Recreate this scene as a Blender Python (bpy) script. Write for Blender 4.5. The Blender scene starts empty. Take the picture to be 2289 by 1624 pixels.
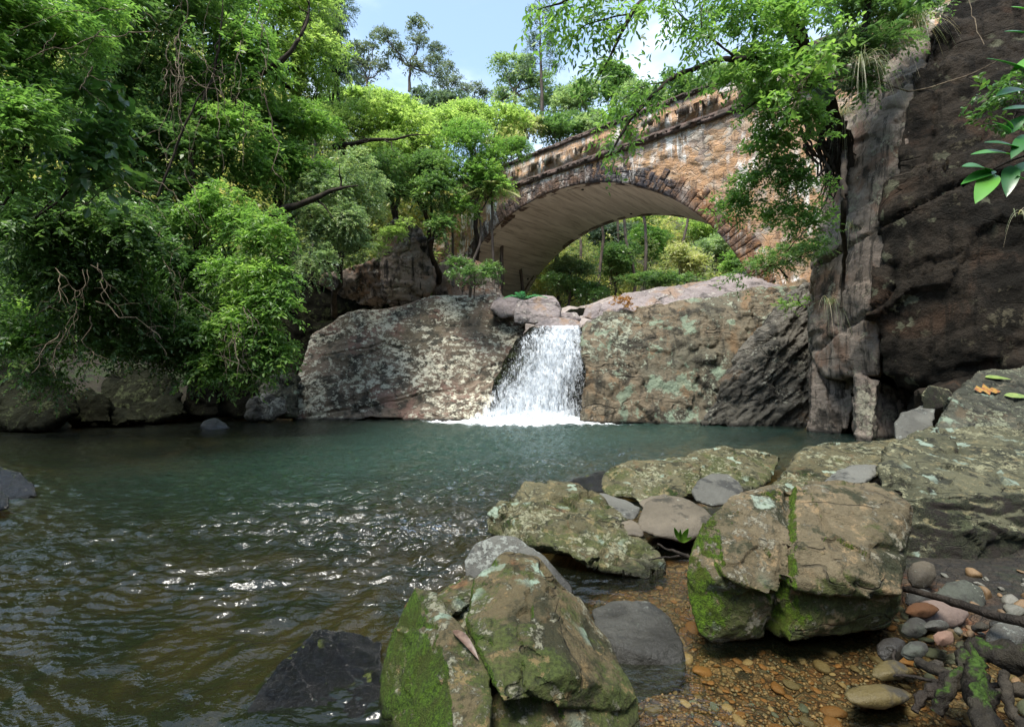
import bpy, bmesh, math, random
import numpy as np
from mathutils import Vector
R = np.random.default_rng(7)
random.seed(7)
S = bpy.context.scene
COL = S.collection
# ------------------------------------------------------------------ camera
F, HZ, CAMH = 1128.0, 854.0, 1.25          # focal length and horizon in pixels of a 2289 wide picture, eye height in m
TH = math.atan((HZ - 812) / F)
def P(px, py, d):
    """point at forward distance d seen at pixel px, py"""
    cx, cy = (px - 1144.5) / F, (812 - py) / F
    y = math.cos(TH) - math.sin(TH) * cy; z = math.sin(TH) + math.cos(TH) * cy
    return np.array([cx / y * d, d, CAMH + z / y * d])
def gd(py, z=0.0):
    """forward distance of a point of height z seen at row py"""
    cy = (812 - py) / F
    y = math.cos(TH) - math.sin(TH) * cy; zz = math.sin(TH) + math.cos(TH) * cy
    return (z - CAMH) / (zz / y)
cam = bpy.data.cameras.new('camera'); co = bpy.data.objects.new('camera', cam); COL.objects.link(co)
co.location = (0, 0, CAMH); co.rotation_euler = (math.pi / 2 + TH, 0, 0)
cam.sensor_width = 36; cam.lens = F / 2289 * 36; cam.clip_end = 1000; cam.clip_start = 0.05
S.camera = co
# ------------------------------------------------------------------ noise in numpy
_pr = np.random.default_rng(3)
_perm = np.concatenate([_pr.permutation(256)] * 3)
_g = _pr.normal(size=(256, 3)); _g /= np.linalg.norm(_g, axis=1)[:, None]
def noise(p):
    p = np.asarray(p, float); i = np.floor(p).astype(int); f = p - i; i &= 255
    u = f * f * f * (f * (f * 6 - 15) + 10)
    out = 0
    for dx in (0, 1):
        wx = u[:, 0] if dx else 1 - u[:, 0]; a = _perm[i[:, 0] + dx]
        for dy in (0, 1):
            wy = u[:, 1] if dy else 1 - u[:, 1]; b = _perm[a + i[:, 1] + dy]
            for dz in (0, 1):
                wz = u[:, 2] if dz else 1 - u[:, 2]
                g = _g[_perm[b + i[:, 2] + dz]]
                out = out + wx * wy * wz * (g * (f - (dx, dy, dz))).sum(1)
    return out * 1.6
def fbm(p, o=4, r=0.5):
    s, a = 0, 1.0
    for k in range(o):
        s = s + a * noise(p * 2 ** k + 17.3 * k); a *= r
    return s
def ridge(p, o=3):
    s, a = 0, 1.0
    for k in range(o):
        s = s + a * (1 - np.abs(noise(p * 2 ** k + 9.1 * k)) * 2); a *= .5
    return s / 1.75
def facets(p, k=1.0):
    """broken-stone relief: every cell of the stone tilts its own way"""
    i = np.floor(p).astype(int); best = np.full(len(p), 9.); out = np.zeros(len(p))
    for dx in (-1, 0, 1):
        for dy in (-1, 0, 1):
            for dz in (-1, 0, 1):
                c = i + (dx, dy, dz); q = c & 255; h = _perm[_perm[_perm[q[:, 0]] + q[:, 1]] + q[:, 2]]; g = _g[h]; ctr = c + .5 + .75 * _g[(h * 7 + 3) & 255] * .6
                d = p - ctr; r = (d * d).sum(1); m = r < best; best = np.where(m, r, best); out = np.where(m, (d * g).sum(1) + .25 * _g[(h + 9) & 255][:, 0], out)
    return out
def sm(a, b, x):
    t = np.clip((x - a) / (b - a), 0, 1); return t * t * (3 - 2 * t)
# ------------------------------------------------------------------ object helpers
def tag(o, label=None, cat=None, group=None, kind=None):
    if label: o['label'] = label
    if cat: o['category'] = cat
    if group: o['group'] = group
    if kind: o['kind'] = kind
    return o
def empty(name, loc, label, cat, group=None, rz=0):
    o = bpy.data.objects.new(name, None); COL.objects.link(o); o.location = tuple(loc); o.rotation_euler[2] = rz
    o.empty_display_size = .2
    return tag(o, label, cat, group)
def mesh_obj(name, V, faces, mat, parent=None, loc=None, attrs=None, smooth=False, nverts=None):
    """V (n,3) world coordinates; faces (m,k) array or list of arrays; re-based to loc or the parent's location"""
    V = np.asarray(V, float)
    base = np.array(loc if loc is not None else ((parent.location) if parent is not None else (0, 0, 0)), float)
    if parent is not None and loc is None and abs(parent.rotation_euler[2]) > 1e-9:
        a = -parent.rotation_euler[2]; W = V - base
        V = np.stack([W[:, 0] * math.cos(a) - W[:, 1] * math.sin(a), W[:, 0] * math.sin(a) + W[:, 1] * math.cos(a), W[:, 2]], 1)
    else:
        V = V - base
    me = bpy.data.meshes.new(name)
    if not isinstance(faces, list): faces = [faces]
    faces = [np.asarray(f, np.int32) for f in faces if len(f)]
    me.vertices.add(len(V)); me.vertices.foreach_set('co', V.astype(np.float32).ravel())
    nl = sum(f.size for f in faces); nf = sum(len(f) for f in faces)
    me.loops.add(nl); me.polygons.add(nf)
    me.loops.foreach_set('vertex_index', np.concatenate([f.ravel() for f in faces]))
    sizes = np.concatenate([np.full(len(f), f.shape[1]) for f in faces])
    me.polygons.foreach_set('loop_start', np.concatenate([[0], np.cumsum(sizes)[:-1]]).astype(np.int32))
    for k, (dom, vals) in (attrs or {}).items():
        at = me.attributes.new(k, 'FLOAT', dom); at.data.foreach_set('value', np.asarray(vals, np.float32))
    me.update(calc_edges=True)
    if smooth: me.polygons.foreach_set('use_smooth', np.ones(nf, bool))
    if mat: me.materials.append(mat)
    o = bpy.data.objects.new(name, me); COL.objects.link(o)
    if parent is not None: o.parent = parent
    if loc is not None and parent is None: o.location = tuple(loc)
    return o
def grid_faces(nu, nv, wrap=False):
    i = np.arange(nu - 1)[:, None]; j = np.arange(nv if wrap else nv - 1)[None]
    a = i * nv + j; b = i * nv + (j + 1) % nv; c = (i + 1) * nv + (j + 1) % nv; d = (i + 1) * nv + j
    return np.stack([a, b, c, d], -1).reshape(-1, 4)
def tube(pts, rad, n=6, wob=0.0):
    pts = np.asarray(pts, float); m = len(pts); rad = np.broadcast_to(np.asarray(rad, float), (m,))
    t = np.gradient(pts, axis=0); t /= np.linalg.norm(t, axis=1)[:, None] + 1e-9
    ref = np.array([0.31, 0.2, 0.93]) if abs(t[:, 2]).mean() < .8 else np.array([1., .2, 0])
    a = np.cross(t, ref); a /= np.linalg.norm(a, axis=1)[:, None] + 1e-9; b = np.cross(t, a)
    an = np.arange(n) / n * 2 * math.pi
    V = pts[:, None] + rad[:, None, None] * (np.cos(an)[None, :, None] * a[:, None] + np.sin(an)[None, :, None] * b[:, None])
    V = V.reshape(-1, 3)
    if wob: V = V + (wob * fbm(V * 6 / max(rad.max() * 6, .2), 3) * np.repeat(rad, n))[:, None] * (V - np.repeat(pts, n, 0)) / (np.repeat(rad, n)[:, None] + 1e-6)
    return V, grid_faces(m, n, True)
class Tubes:
    def __init__(s): s.V = []; s.Fc = []; s.n = 0
    def add(s, pts, rad, n=5, wob=0):
        V, f = tube(pts, rad, n, wob); s.V.append(V); s.Fc.append(f + s.n); s.n += len(V)
    def build(s, name, mat, parent=None, loc=None):
        if not s.V: return None
        return mesh_obj(name, np.concatenate(s.V), np.concatenate(s.Fc), mat, parent, loc, smooth=True)
def wiggle(a, b, n, amp, rng=R, sag=0.0):
    t = np.linspace(0, 1, n)[:, None]; a = np.asarray(a); b = np.asarray(b)
    L = np.linalg.norm(b - a); o = rng.normal(size=3) * 10
    w = np.stack([fbm(np.concatenate([t * 2.2 + o[k], t * 0 + k, t * 0], 1), 3) for k in range(3)], 1)
    e = np.sin(t * math.pi) ** .5
    return a + (b - a) * t + w * e * amp * L + np.array([0, 0, -1.]) * sag * L * np.sin(t * math.pi)
# ------------------------------------------------------------------ material helpers
class NT:
    def __init__(s, name):
        s.m = bpy.data.materials.new(name); s.m.use_nodes = True; s.t = s.m.node_tree; s.t.nodes.clear()
        s.out = s.n('ShaderNodeOutputMaterial'); s._pos = None
    def n(s, ty, **kw):
        nd = s.t.nodes.new(ty)
        for k, v in kw.items(): setattr(nd, k, v)
        return nd
    def l(s, a, b): s.t.links.new(a, b)
    def set(s, sock, v):
        if isinstance(v, bpy.types.NodeSocket): s.l(v, sock)
        else:
            if sock.type == 'RGBA' and len(v) == 3: v = (*v, 1)
            sock.default_value = v
    def pos(s):
        if s._pos is None: s._pos = s.n('ShaderNodeNewGeometry').outputs['Position']
        return s._pos
    def obj(s): return s.n('ShaderNodeTexCoord').outputs['Object']
    def mp(s, scale=(1, 1, 1), rot=(0, 0, 0), vec=None, loc=(0, 0, 0)):
        m = s.n('ShaderNodeMapping'); s.l(vec or s.pos(), m.inputs[0]); m.inputs['Scale'].default_value = scale
        m.inputs['Rotation'].default_value = rot; m.inputs['Location'].default_value = loc
        return m.outputs[0]
    def noise(s, sc, det=4, ro=.55, vec=None, dist=0.0, out=0):
        m = s.n('ShaderNodeTexNoise'); s.l(vec or s.pos(), m.inputs['Vector']); m.inputs['Scale'].default_value = sc
        m.inputs['Detail'].default_value = det; m.inputs['Roughness'].default_value = ro; m.inputs['Distortion'].default_value = dist
        return m.outputs[out]
    def voro(s, sc, vec=None, feat='F1', out='Distance', rand=1.0):
        m = s.n('ShaderNodeTexVoronoi', feature=feat); s.l(vec or s.pos(), m.inputs['Vector']); m.inputs['Scale'].default_value = sc
        m.inputs['Randomness'].default_value = rand
        return m.outputs[out]
    def mr(s, v, a, b, c=0., d=1., smooth=True):
        m = s.n('ShaderNodeMapRange'); m.interpolation_type = 'SMOOTHSTEP' if smooth else 'LINEAR'
        s.set(m.inputs['Value'], v)
        for k, x in zip(('From Min', 'From Max', 'To Min', 'To Max'), (a, b, c, d)): s.set(m.inputs[k], x)
        return m.outputs[0]
    def ma(s, op, a, b=0., c=0.):
        m = s.n('ShaderNodeMath', operation=op); s.set(m.inputs[0], a); s.set(m.inputs[1], b)
        if op == 'MULTIPLY_ADD': s.set(m.inputs[2], c)
        return m.outputs[0]
    def dot(s, vec):
        g = s.n('ShaderNodeNewGeometry'); m = s.n('ShaderNodeVectorMath', operation='DOT_PRODUCT'); s.l(g.outputs['Normal'], m.inputs[0])
        v = np.array(vec, float); v /= np.linalg.norm(v); m.inputs[1].default_value = v
        return m.outputs['Value']
    def mix(s, f, a, b, blend='MIX'):
        m = s.n('ShaderNodeMix', data_type='RGBA', blend_type=blend); s.set(m.inputs[0], f); s.set(m.inputs[6], a); s.set(m.inputs[7], b)
        return m.outputs[2]
    def ramp(s, f, stops):
        m = s.n('ShaderNodeValToRGB'); s.set(m.inputs[0], f); e = m.color_ramp.elements
        while len(e) < len(stops): e.new(.5)
        for q, (p, c) in zip(e, stops): q.position = p; q.color = (*c, 1)
        return m.outputs[0]
    def attr(s, nm): return s.n('ShaderNodeAttribute', attribute_name=nm).outputs['Fac']
    def bump(s, h, st=.5, dist=.02, nrm=None):
        m = s.n('ShaderNodeBump'); s.set(m.inputs['Height'], h); m.inputs['Strength'].default_value = st; m.inputs['Distance'].default_value = dist
        if nrm: s.l(nrm, m.inputs['Normal'])
        return m.outputs[0]
    def bsdf(s, col, rough=.8, nrm=None, spec=.5, **kw):
        b = s.n('ShaderNodeBsdfPrincipled'); s.set(b.inputs['Base Color'], col); s.set(b.inputs['Roughness'], rough)
        s.set(b.inputs['Specular IOR Level'], spec)
        if nrm: s.l(nrm, b.inputs['Normal'])
        for k, v in kw.items(): s.set(b.inputs[k], v)
        return b.outputs[0]
    def done(s, sh): s.l(sh, s.out.inputs[0]); return s.m
def rock_mat(name, c1, c2, dark=(.03, .028, .024), lichen=(.45, .45, .36), lic=.58, lscale=6, spots=None, moss=None, wet=.12, rust=None, streak=0., bs=1.0, fine=30, darkamt=.52, rough=.85, teal=None, stretch=None, crack=0.0, ck=.6, algae=None, spec=.28):
    t = NT(name); v = None
    if stretch: v = t.mp(scale=stretch[:3], rot=stretch[3:])
    n1 = t.noise(1.1 * lscale / 6, 5, .6); n2 = t.noise(lscale * .55, 6, .65, v); n3 = t.noise(fine, 5, .7, v); n4 = t.noise(lscale * 1.7, 8, .72, v)
    col = t.mix(t.mr(n1, .36, .64), c1, c2)
    col = t.mix(t.mr(n3, .3, .7, 0, .55), col, t.mix(.6, col, (c1[0] * .35, c1[1] * .33, c1[2] * .3)))
    if rust: col = t.mix(t.ma('MULTIPLY', t.mr(t.noise(lscale * .35, 5, .6, t.mp(loc=(3, 7, 1)), .6), rust[3], rust[3] + .1), .8), col, rust[:3])
    col = t.mix(t.ma('MULTIPLY', t.mr(n2, darkamt, darkamt + .1), .85), col, dark)
    if streak:
        s1 = t.noise(1, 5, .65, t.mp(scale=(5, 5, .45)), .3); col = t.mix(t.ma('MULTIPLY', t.mr(s1, .5, .62), streak), col, dark)
    if algae:
        az = t.n('ShaderNodeSeparateXYZ'); t.l(t.pos(), az.inputs[0]); an = t.noise(lscale * .38, 7, .72, t.mp(loc=(1, 8, 3)), .4)
        af = t.mr(t.ma('ADD', an, t.ma('ADD', t.mr(az.outputs[2], .6, 0., -.05, .13), t.mr(t.dot((0, -.3, 1)), -.3, .7, .06, -.04))), algae[3], algae[3] + .09)
        col = t.mix(t.ma('MULTIPLY', af, .85), col, t.mix(t.mr(n3, .35, .65), tuple(x * .45 for x in algae[:3]), algae[:3]))
        tn = t.noise(lscale * 1.1, 7, .75, t.mp(loc=(4, 4, 9))); col = t.mix(t.mr(tn, .55, .62, 0, .7), col, (c1[0] * 1.7, c1[1] * 1.5, c1[2] * 1.35)); col = t.mix(t.mr(tn, .44, .36, 0, .75), col, dark)
    # crust lichen: blotches broken by finer noise
    n0 = t.noise(lscale * .22, 3, .6, t.mp(loc=(7, 3, 9)))
    lf = t.ma('MULTIPLY', t.mr(t.ma('SUBTRACT', n4, t.ma('MULTIPLY', t.ma('SUBTRACT', .5, n0), .55)), lic, lic + .05), t.mr(t.noise(lscale * 5, 4, .7), .36, .52))
    col = t.mix(t.ma('MULTIPLY', lf, .9), col, lichen)
    if spots:
        vd = t.voro(spots[3], t.mix(.15 if spots[3] > 4 else .3, t.pos(), t.noise(14 if spots[3] > 4 else 6, 5, out=1)), 'F1'); sel = t.voro(spots[3], None, 'F1', 'Color')
        sel = t.mr(t.noise(spots[3] * .35, 2), .5, .62)
        sf = t.ma('MULTIPLY', t.mr(vd, .34, .24), sel)
        col = t.mix(t.ma('MULTIPLY', sf, .85), col, spots[:3])
    if teal: col = t.mix(t.ma('MULTIPLY', t.mr(t.noise(lscale * .5, 7, .7, t.mp(loc=(9, 2, 5))), teal[3], teal[3] + .05), .75), col, teal[:3])
    mf = None
    if moss:
        mc, md, th = moss[0], moss[1], moss[2]
        mf = t.mr(t.ma('ADD', t.dot(md), t.ma('MULTIPLY', t.ma('SUBTRACT', t.noise(lscale * .55, 6, .72), .5), 1.9)), th, th + .25)
        mcol = t.mix(t.mr(t.noise(fine * 1.3, 3, .7), .35, .65), tuple(x * .3 for x in mc), mc); mcol = t.mix(t.mr(t.noise(lscale * .9, 4, .7, t.mp(loc=(5, 5, 1))), .42, .62, 0, .8), mcol, (mc[0] * .55, mc[1] * .36, mc[2] * .6))
        col = t.mix(mf, col, mcol)
    z = t.n('ShaderNodeSeparateXYZ'); t.l(t.pos(), z.inputs[0])
    wf = t.mr(t.ma('ADD', z.outputs[2], t.ma('MULTIPLY', t.ma('SUBTRACT', n2, .5), wet)), wet, wet * .2)
    col = t.mix(wf, col, t.mix(.82, col, (.012, .011, .009)))
    rg = t.mr(wf, 0, 1, rough, .25)
    h = t.ma('MULTIPLY_ADD', n3, .5, t.ma('MULTIPLY_ADD', n4, 1.0, t.ma('MULTIPLY', lf, .15)))
    if crack:
        cd = t.voro(crack, t.mix(.12, t.mp(scale=(1, 1, 1.5), rot=(.4, .3, .2)), t.noise(2.5, 4, out=1)), 'DISTANCE_TO_EDGE')
        cf = t.mr(cd, .0, .035); h = t.ma('MULTIPLY_ADD', cf, .9, h); col = t.mix(cf, t.mix(.6, col, (.012, .01, .008)), col)
    cn = t.noise(lscale * .16, 3, .5, t.mp(scale=(1, 1, 2.6), rot=(.3, .6, .4), loc=(2, 6, 4)), 0.); cf2 = t.mr(t.ma('ABSOLUTE', t.ma('SUBTRACT', cn, .5)), .001, .009)
    cf2 = t.ma('MAXIMUM', cf2, t.mr(n1, .46, .52)); col = t.mix(cf2, t.mix(.75 * ck, col, (.012, .011, .008)), col); h = t.ma('MULTIPLY_ADD', cf2, .9 * ck, h)
    if mf is not None: h = t.ma('MULTIPLY_ADD', t.ma('MULTIPLY', mf, t.noise(fine * 2.5, 3, .8)), 1.6, h)
    return t.done(t.bsdf(col, rg, t.bump(h, 1.0, .06 * bs), spec))
def leaf_mat(name, dark, mid, light, trans=.35, rough=.42, spec=.45):
    t = NT(name); v = t.attr('var')
    big = t.noise(.9, 2, .5)
    f = t.ma('ADD', t.ma('MULTIPLY', v, .75), t.mr(big, .3, .7, -.12, .28, False))
    dark, mid, light = [(c[0] * 1.80, c[1] * 1.33, c[2] * 2.3) for c in (dark, mid, light)]
    col = t.ramp(f, [(0.05, dark), (.5, mid), (.95, light)])
    g = t.n('ShaderNodeNewGeometry')
    b = t.bsdf(col, rough, None, spec)
    tr = t.n('ShaderNodeBsdfTranslucent'); t.set(tr.inputs[0], t.mix(.65, col, t.mix(1, col, (1.6, 1.9, .9), 'MULTIPLY')))
    m = t.n('ShaderNodeMixShader'); m.inputs[0].default_value = trans + .10; t.l(b, m.inputs[1]); t.l(tr.outputs[0], m.inputs[2])
    return t.done(m.outputs[0])
def bark_mat(name, c1, c2, sc=8, rough=.9, moss=None):
    t = NT(name); n1 = t.noise(sc, 5, .65, t.mp(scale=(1, 1, .3))); n2 = t.noise(sc * 5, 4, .7)
    col = t.mix(t.mr(n1, .38, .62), c1, c2)
    if moss: col = t.mix(t.mr(t.ma('ADD', t.dot((0, -.2, 1)), t.ma('MULTIPLY', t.ma('SUBTRACT', t.noise(7, 5, .7), .5), 3.5)), .75, 1.1), col, t.mix(t.mr(t.noise(70), .35, .65), tuple(x * .3 for x in moss), moss))
    return t.done(t.bsdf(col, rough, t.bump(t.ma('ADD', n1, t.ma('MULTIPLY', n2, .5)), .9, .03), .12))
# ------------------------------------------------------------------ terrain function
POOL = np.array([(-40, -14), (-30, 8), (-15.2, 13.2), (-11.5, 16.2), (-9.2, 18.4), (-7, 19.6), (-1, 19.4), (1, 18.6), (3.6, 17.4), (7, 16), (8.4, 14.6), (9.0, 12.2), (8.6, 10.4), (6.6, 8.4), (4.4, 6.6), (2.9, 5.9), (1.9, 4.7), (1.9, 3.6), (2.25, 2.9), (2.2, 2.2), (2.4, 1.2), (2.6, -14)])
CHAN = np.array([(1.6, 18), (3.2, 24), (7.5, 31), (12, 38), (18, 48), (26, 62), (40, 90), (60, 200)])
def seg_dist(p, poly, closed):
    d = np.full(len(p), 1e9); n = len(poly)
    for i in range(n if closed else n - 1):
        a = poly[i]; b = poly[(i + 1) % n]; e = b - a
        t = np.clip(((p - a) @ e) / (e @ e), 0, 1); d = np.minimum(d, np.linalg.norm(p - a - t[:, None] * e, axis=1))
    return d
def inside(p, poly):
    c = np.zeros(len(p), bool); n = len(poly)
    for i in range(n):
        a = poly[i]; b = poly[(i + 1) % n]
        c ^= ((a[1] > p[:, 1]) != (b[1] > p[:, 1])) & (p[:, 0] < (b[0] - a[0]) * (p[:, 1] - a[1]) / (b[1] - a[1] + 1e-12) + a[0])
    return c
def terrain(xy):
    xy = np.asarray(xy, float); x, y = xy[:, 0], xy[:, 1]; N = len(x); p3 = np.stack([x, y, x * 0], 1)
    ds = seg_dist(xy, POOL, True); ins = inside(xy, POOL)
    shallow = sm(-.25, .35, x - (.28 + .10 * np.maximum(y - 2.6, 0)) + .12 * noise(p3 * 2)) * sm(8, 5.5, y)
    deep = .12 + .75 * sm(0, 2.2, ds) + .9 * sm(1.5, 6, ds)
    bed = -(deep * (1 - shallow) + (.03 + .075 * sm(0, .9, ds)) * shallow)
    bed = bed + .22 * fbm(p3 * .9, 3) * (1 - shallow) * sm(0, 1.5, ds) + .012 * fbm(p3 * 6, 3)
    near_r = sm(13, 9.5, y) * sm(-8, 0, x)                       # gentle shore by the camera
    cd = seg_dist(xy, CHAN, False)
    back = sm(16.5, 20, y) * sm(-22, -7, x)
    steep = np.minimum(1.1 * ds, 3.0) + .75 * np.maximum(ds - 2.2, 0)
    steep = 46 * (1 - np.exp(-steep / 46))
    gentle = .07 * ds + .16 * np.maximum(ds - 1.2, 0) ** 1.3
    chan = np.minimum(1.1 * ds, 2.9) + .06 * np.maximum(y - 22, 0) + .62 * np.maximum(cd - 3.2 - .02 * y, 0)
    chan = np.maximum(chan, 5 + .75 * np.maximum(y - 44, 0))
    chan = np.where(chan > 26, 26 + (chan - 26) * .35, chan)
    land = steep * (1 - near_r) + gentle * near_r
    land = np.where(y > 12, np.minimum(land, chan) * back + land * (1 - back), land)
    farm = sm(28, 45, y); land = land * (1 - farm) + chan * farm
    land = land + .5 * fbm(p3 * .25, 3) * sm(1, 6, ds) * (1 - near_r) + .03 * fbm(p3 * 3, 3) + .012
    beyond = sm(120, 260, np.hypot(x, y)); land = land * (1 - beyond) + 34 * beyond
    return np.where(ins, bed, land)
def tz(x, y): return float(terrain([(x, y)])[0])
# ------------------------------------------------------------------ materials
def ground_mat():
    t = NT('stream_bed_and_soil'); z = t.n('ShaderNodeSeparateXYZ'); t.l(t.pos(), z.inputs[0])
    v = t.mix(.05, t.pos(), t.noise(9, 3, out=1))
    ce = t.voro(17, v, 'F1', 'Color'); de = t.voro(17, v, 'DISTANCE_TO_EDGE'); c2 = t.voro(48, v, 'F1', 'Color'); d2 = t.voro(48, v, 'DISTANCE_TO_EDGE')
    sx = t.n('ShaderNodeSeparateColor'); t.l(ce, sx.inputs[0]); sy = t.n('ShaderNodeSeparateColor'); t.l(c2, sy.inputs[0])
    st = [(0, (.035, .022, .012)), (.3, (.16, .062, .022)), (.55, (.24, .10, .035)), (.75, (.12, .085, .05)), (1, (.32, .17, .08))]
    peb = t.mix(t.mr(t.noise(3.5, 3), .48, .56), t.ramp(sx.outputs[0], st), t.ramp(sy.outputs[0], st))
    ed = t.ma('MULTIPLY', t.mr(de, 0, .09), t.mr(d2, 0, .12, .5, 1))
    peb = t.mix(ed, t.mix(.75, peb, (.015, .01, .006)), peb)
    algae = t.mix(t.mr(t.noise(1.3, 5, .65), .4, .62), (.17, .10, .032), (.035, .042, .016))
    algae = t.mix(t.mr(t.noise(.9, 3, .6, t.mp(loc=(4, 1, 0))), .44, .58), algae, (.32, .18, .055))
    bed = t.mix(t.attr('shallow'), algae, peb)
    soil = t.mix(t.mr(t.noise(3, 6, .7), .4, .6), (.032, .026, .014), (.014, .011, .006))
    soil = t.mix(t.mr(t.noise(1.7, 6, .7, t.mp(loc=(2, 2, 8))), .52, .6), soil, (.03, .05, .012))
    soil = t.mix(t.ma('MULTIPLY', t.attr('near'), .8), soil, t.mix(t.mr(t.noise(22, 5, .7), .42, .6), (.010, .008, .005), (.032, .024, .015)))
    soil = t.mix(t.attr('creek'), soil, t.mix(t.mr(t.noise(1.4, 6, .7), .4, .62), (.42, .36, .33), (.22, .18, .15)))
    col = t.mix(t.mr(z.outputs[2], -.01, .05), bed, soil)
    h = t.ma('MULTIPLY_ADD', ed, .8, t.noise(30, 5, .7))
    return t.done(t.bsdf(col, .75, t.bump(h, .8, .02), .4))
def build_ground():
    def axis(c, lo, hi, n, k):
        tt = np.linspace(-1, 1, n); a = np.sinh(k * tt) / np.sinh(k)
        return c + np.where(a < 0, a * (c - lo), a * (hi - c))
    xs = axis(1.5, -420, 420, 460, 7.2); ys = axis(4.0, -300, 700, 460, 7.0)
    X, Y = np.meshgrid(xs, ys, indexing='ij'); xy = np.stack([X.ravel(), Y.ravel()], 1)
    Z = terrain(xy); x, y = xy[:, 0], xy[:, 1]
    sh = sm(-.35, .3, x - (.28 + .10 * np.maximum(y - 2.6, 0))) * sm(8, 5.5, y)
    nr = sm(13, 9.5, y) * sm(-8, 0, x)
    o = mesh_obj('ground', np.stack([x, y, Z], 1), grid_faces(460, 460), ground_mat(), attrs={'shallow': ('POINT', sh), 'near': ('POINT', nr), 'creek': ('POINT', sm(4.6, 3.4, seg_dist(xy, CHAN, False)) * sm(17, 18.5, y) * sm(60, 50, y))}, smooth=True)
    tag(o, kind='structure')
def water_mat():
    t = NT('pool_water'); dp = t.attr('depth'); wl = t.attr('white')
    v = t.mp(scale=(1, 1.6, 1)); n1 = t.noise(7, 3, .55, v, 1.2); n2 = t.noise(19, 2, .5, v, .8)
    h = t.ma('ADD', t.ma('MULTIPLY', n1, 1.0), t.ma('MULTIPLY', n2, .5)); ch = t.attr('chop')
    b = t.n('ShaderNodeBump'); t.l(h, b.inputs['Height']); b.inputs['Distance'].default_value = .065; t.l(ch, b.inputs['Strength'])
    nr = b.outputs[0]
    fr = t.n('ShaderNodeFresnel'); fr.inputs[0].default_value = 1.52; t.l(nr, fr.inputs['Normal'])
    tr = t.n('ShaderNodeBsdfTransparent'); tr.inputs[0].default_value = (.80, .86, .74, 1)
    df = t.n('ShaderNodeBsdfDiffuse'); t.set(df.inputs[0], t.mix(t.attr('teal'), (.008, .011, .005), (.028, .064, .050))); 
    tm = t.n('ShaderNodeMixShader'); t.set(tm.inputs[0], t.ma('SUBTRACT', 1.0, t.ma('POWER', 2.718, t.ma('MULTIPLY', dp, -.75)))); t.l(tr.outputs[0], tm.inputs[1]); t.l(df.outputs[0], tm.inputs[2])
    gl = t.n('ShaderNodeBsdfGlossy'); gl.inputs['Roughness'].default_value = .13; t.l(nr, gl.inputs['Normal'])
    m = t.n('ShaderNodeMixShader'); t.l(fr.outputs[0], m.inputs[0]); t.l(tm.outputs[0], m.inputs[1]); t.l(gl.outputs[0], m.inputs[2])
    wd = t.n('ShaderNodeBsdfDiffuse'); wd.inputs[0].default_value = (.82, .86, .88, 1)
    fo = t.mr(t.ma('ADD', wl, t.ma('MULTIPLY', t.ma('SUBTRACT', t.noise(5, 8, .75, t.mp(scale=(1, 2.2, 1)), 1.0), .5), 1.5)), .46, .66)
    m2 = t.n('ShaderNodeMixShader'); t.set(m2.inputs[0], t.ma('MULTIPLY', fo, t.mr(wl, 0.02, .12))); t.l(m.outputs[0], m2.inputs[1]); t.l(wd.outputs[0], m2.inputs[2])
    return t.done(m2.outputs[0])
def wave(x, y):
    r = np.hypot(x - FALL[0], y - FALL[1]); an = np.arctan2(x - FALL[0], y - FALL[1])
    chop = .35 + 1.6 * np.exp(-(r / 4.0) ** 1.2) + .65 * np.exp(-((x - .3 - (y - 4) * -.02) / 3.2) ** 2) * sm(2.4, 4.2, y)
    shl = sm(-.25, .35, x - (.3 + .10 * np.maximum(y - 2.6, 0))) * sm(8, 5.5, y)
    chop = chop * (1 - .86 * shl)
    p = np.stack([x, y * 1.7, x * 0], 1); q = p + .5 * np.stack([noise(p * .6), noise(p * .6 + 9), x * 0], 1)
    lod = sm(40, 10, y)
    h = .045 * (ridge(q * .7, 2) - .5) + .055 * (ridge(q * 2.3 + 5, 2) - .5) * (.55 + .9 * sm(-.3, .5, noise(p * .35 + 50))) + .036 * fbm(q * 5.5, 3) * lod + .010 * noise(q * 11) * sm(9, 4, y)
    return h * chop, chop
FALL = (.8, 16.6)
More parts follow.
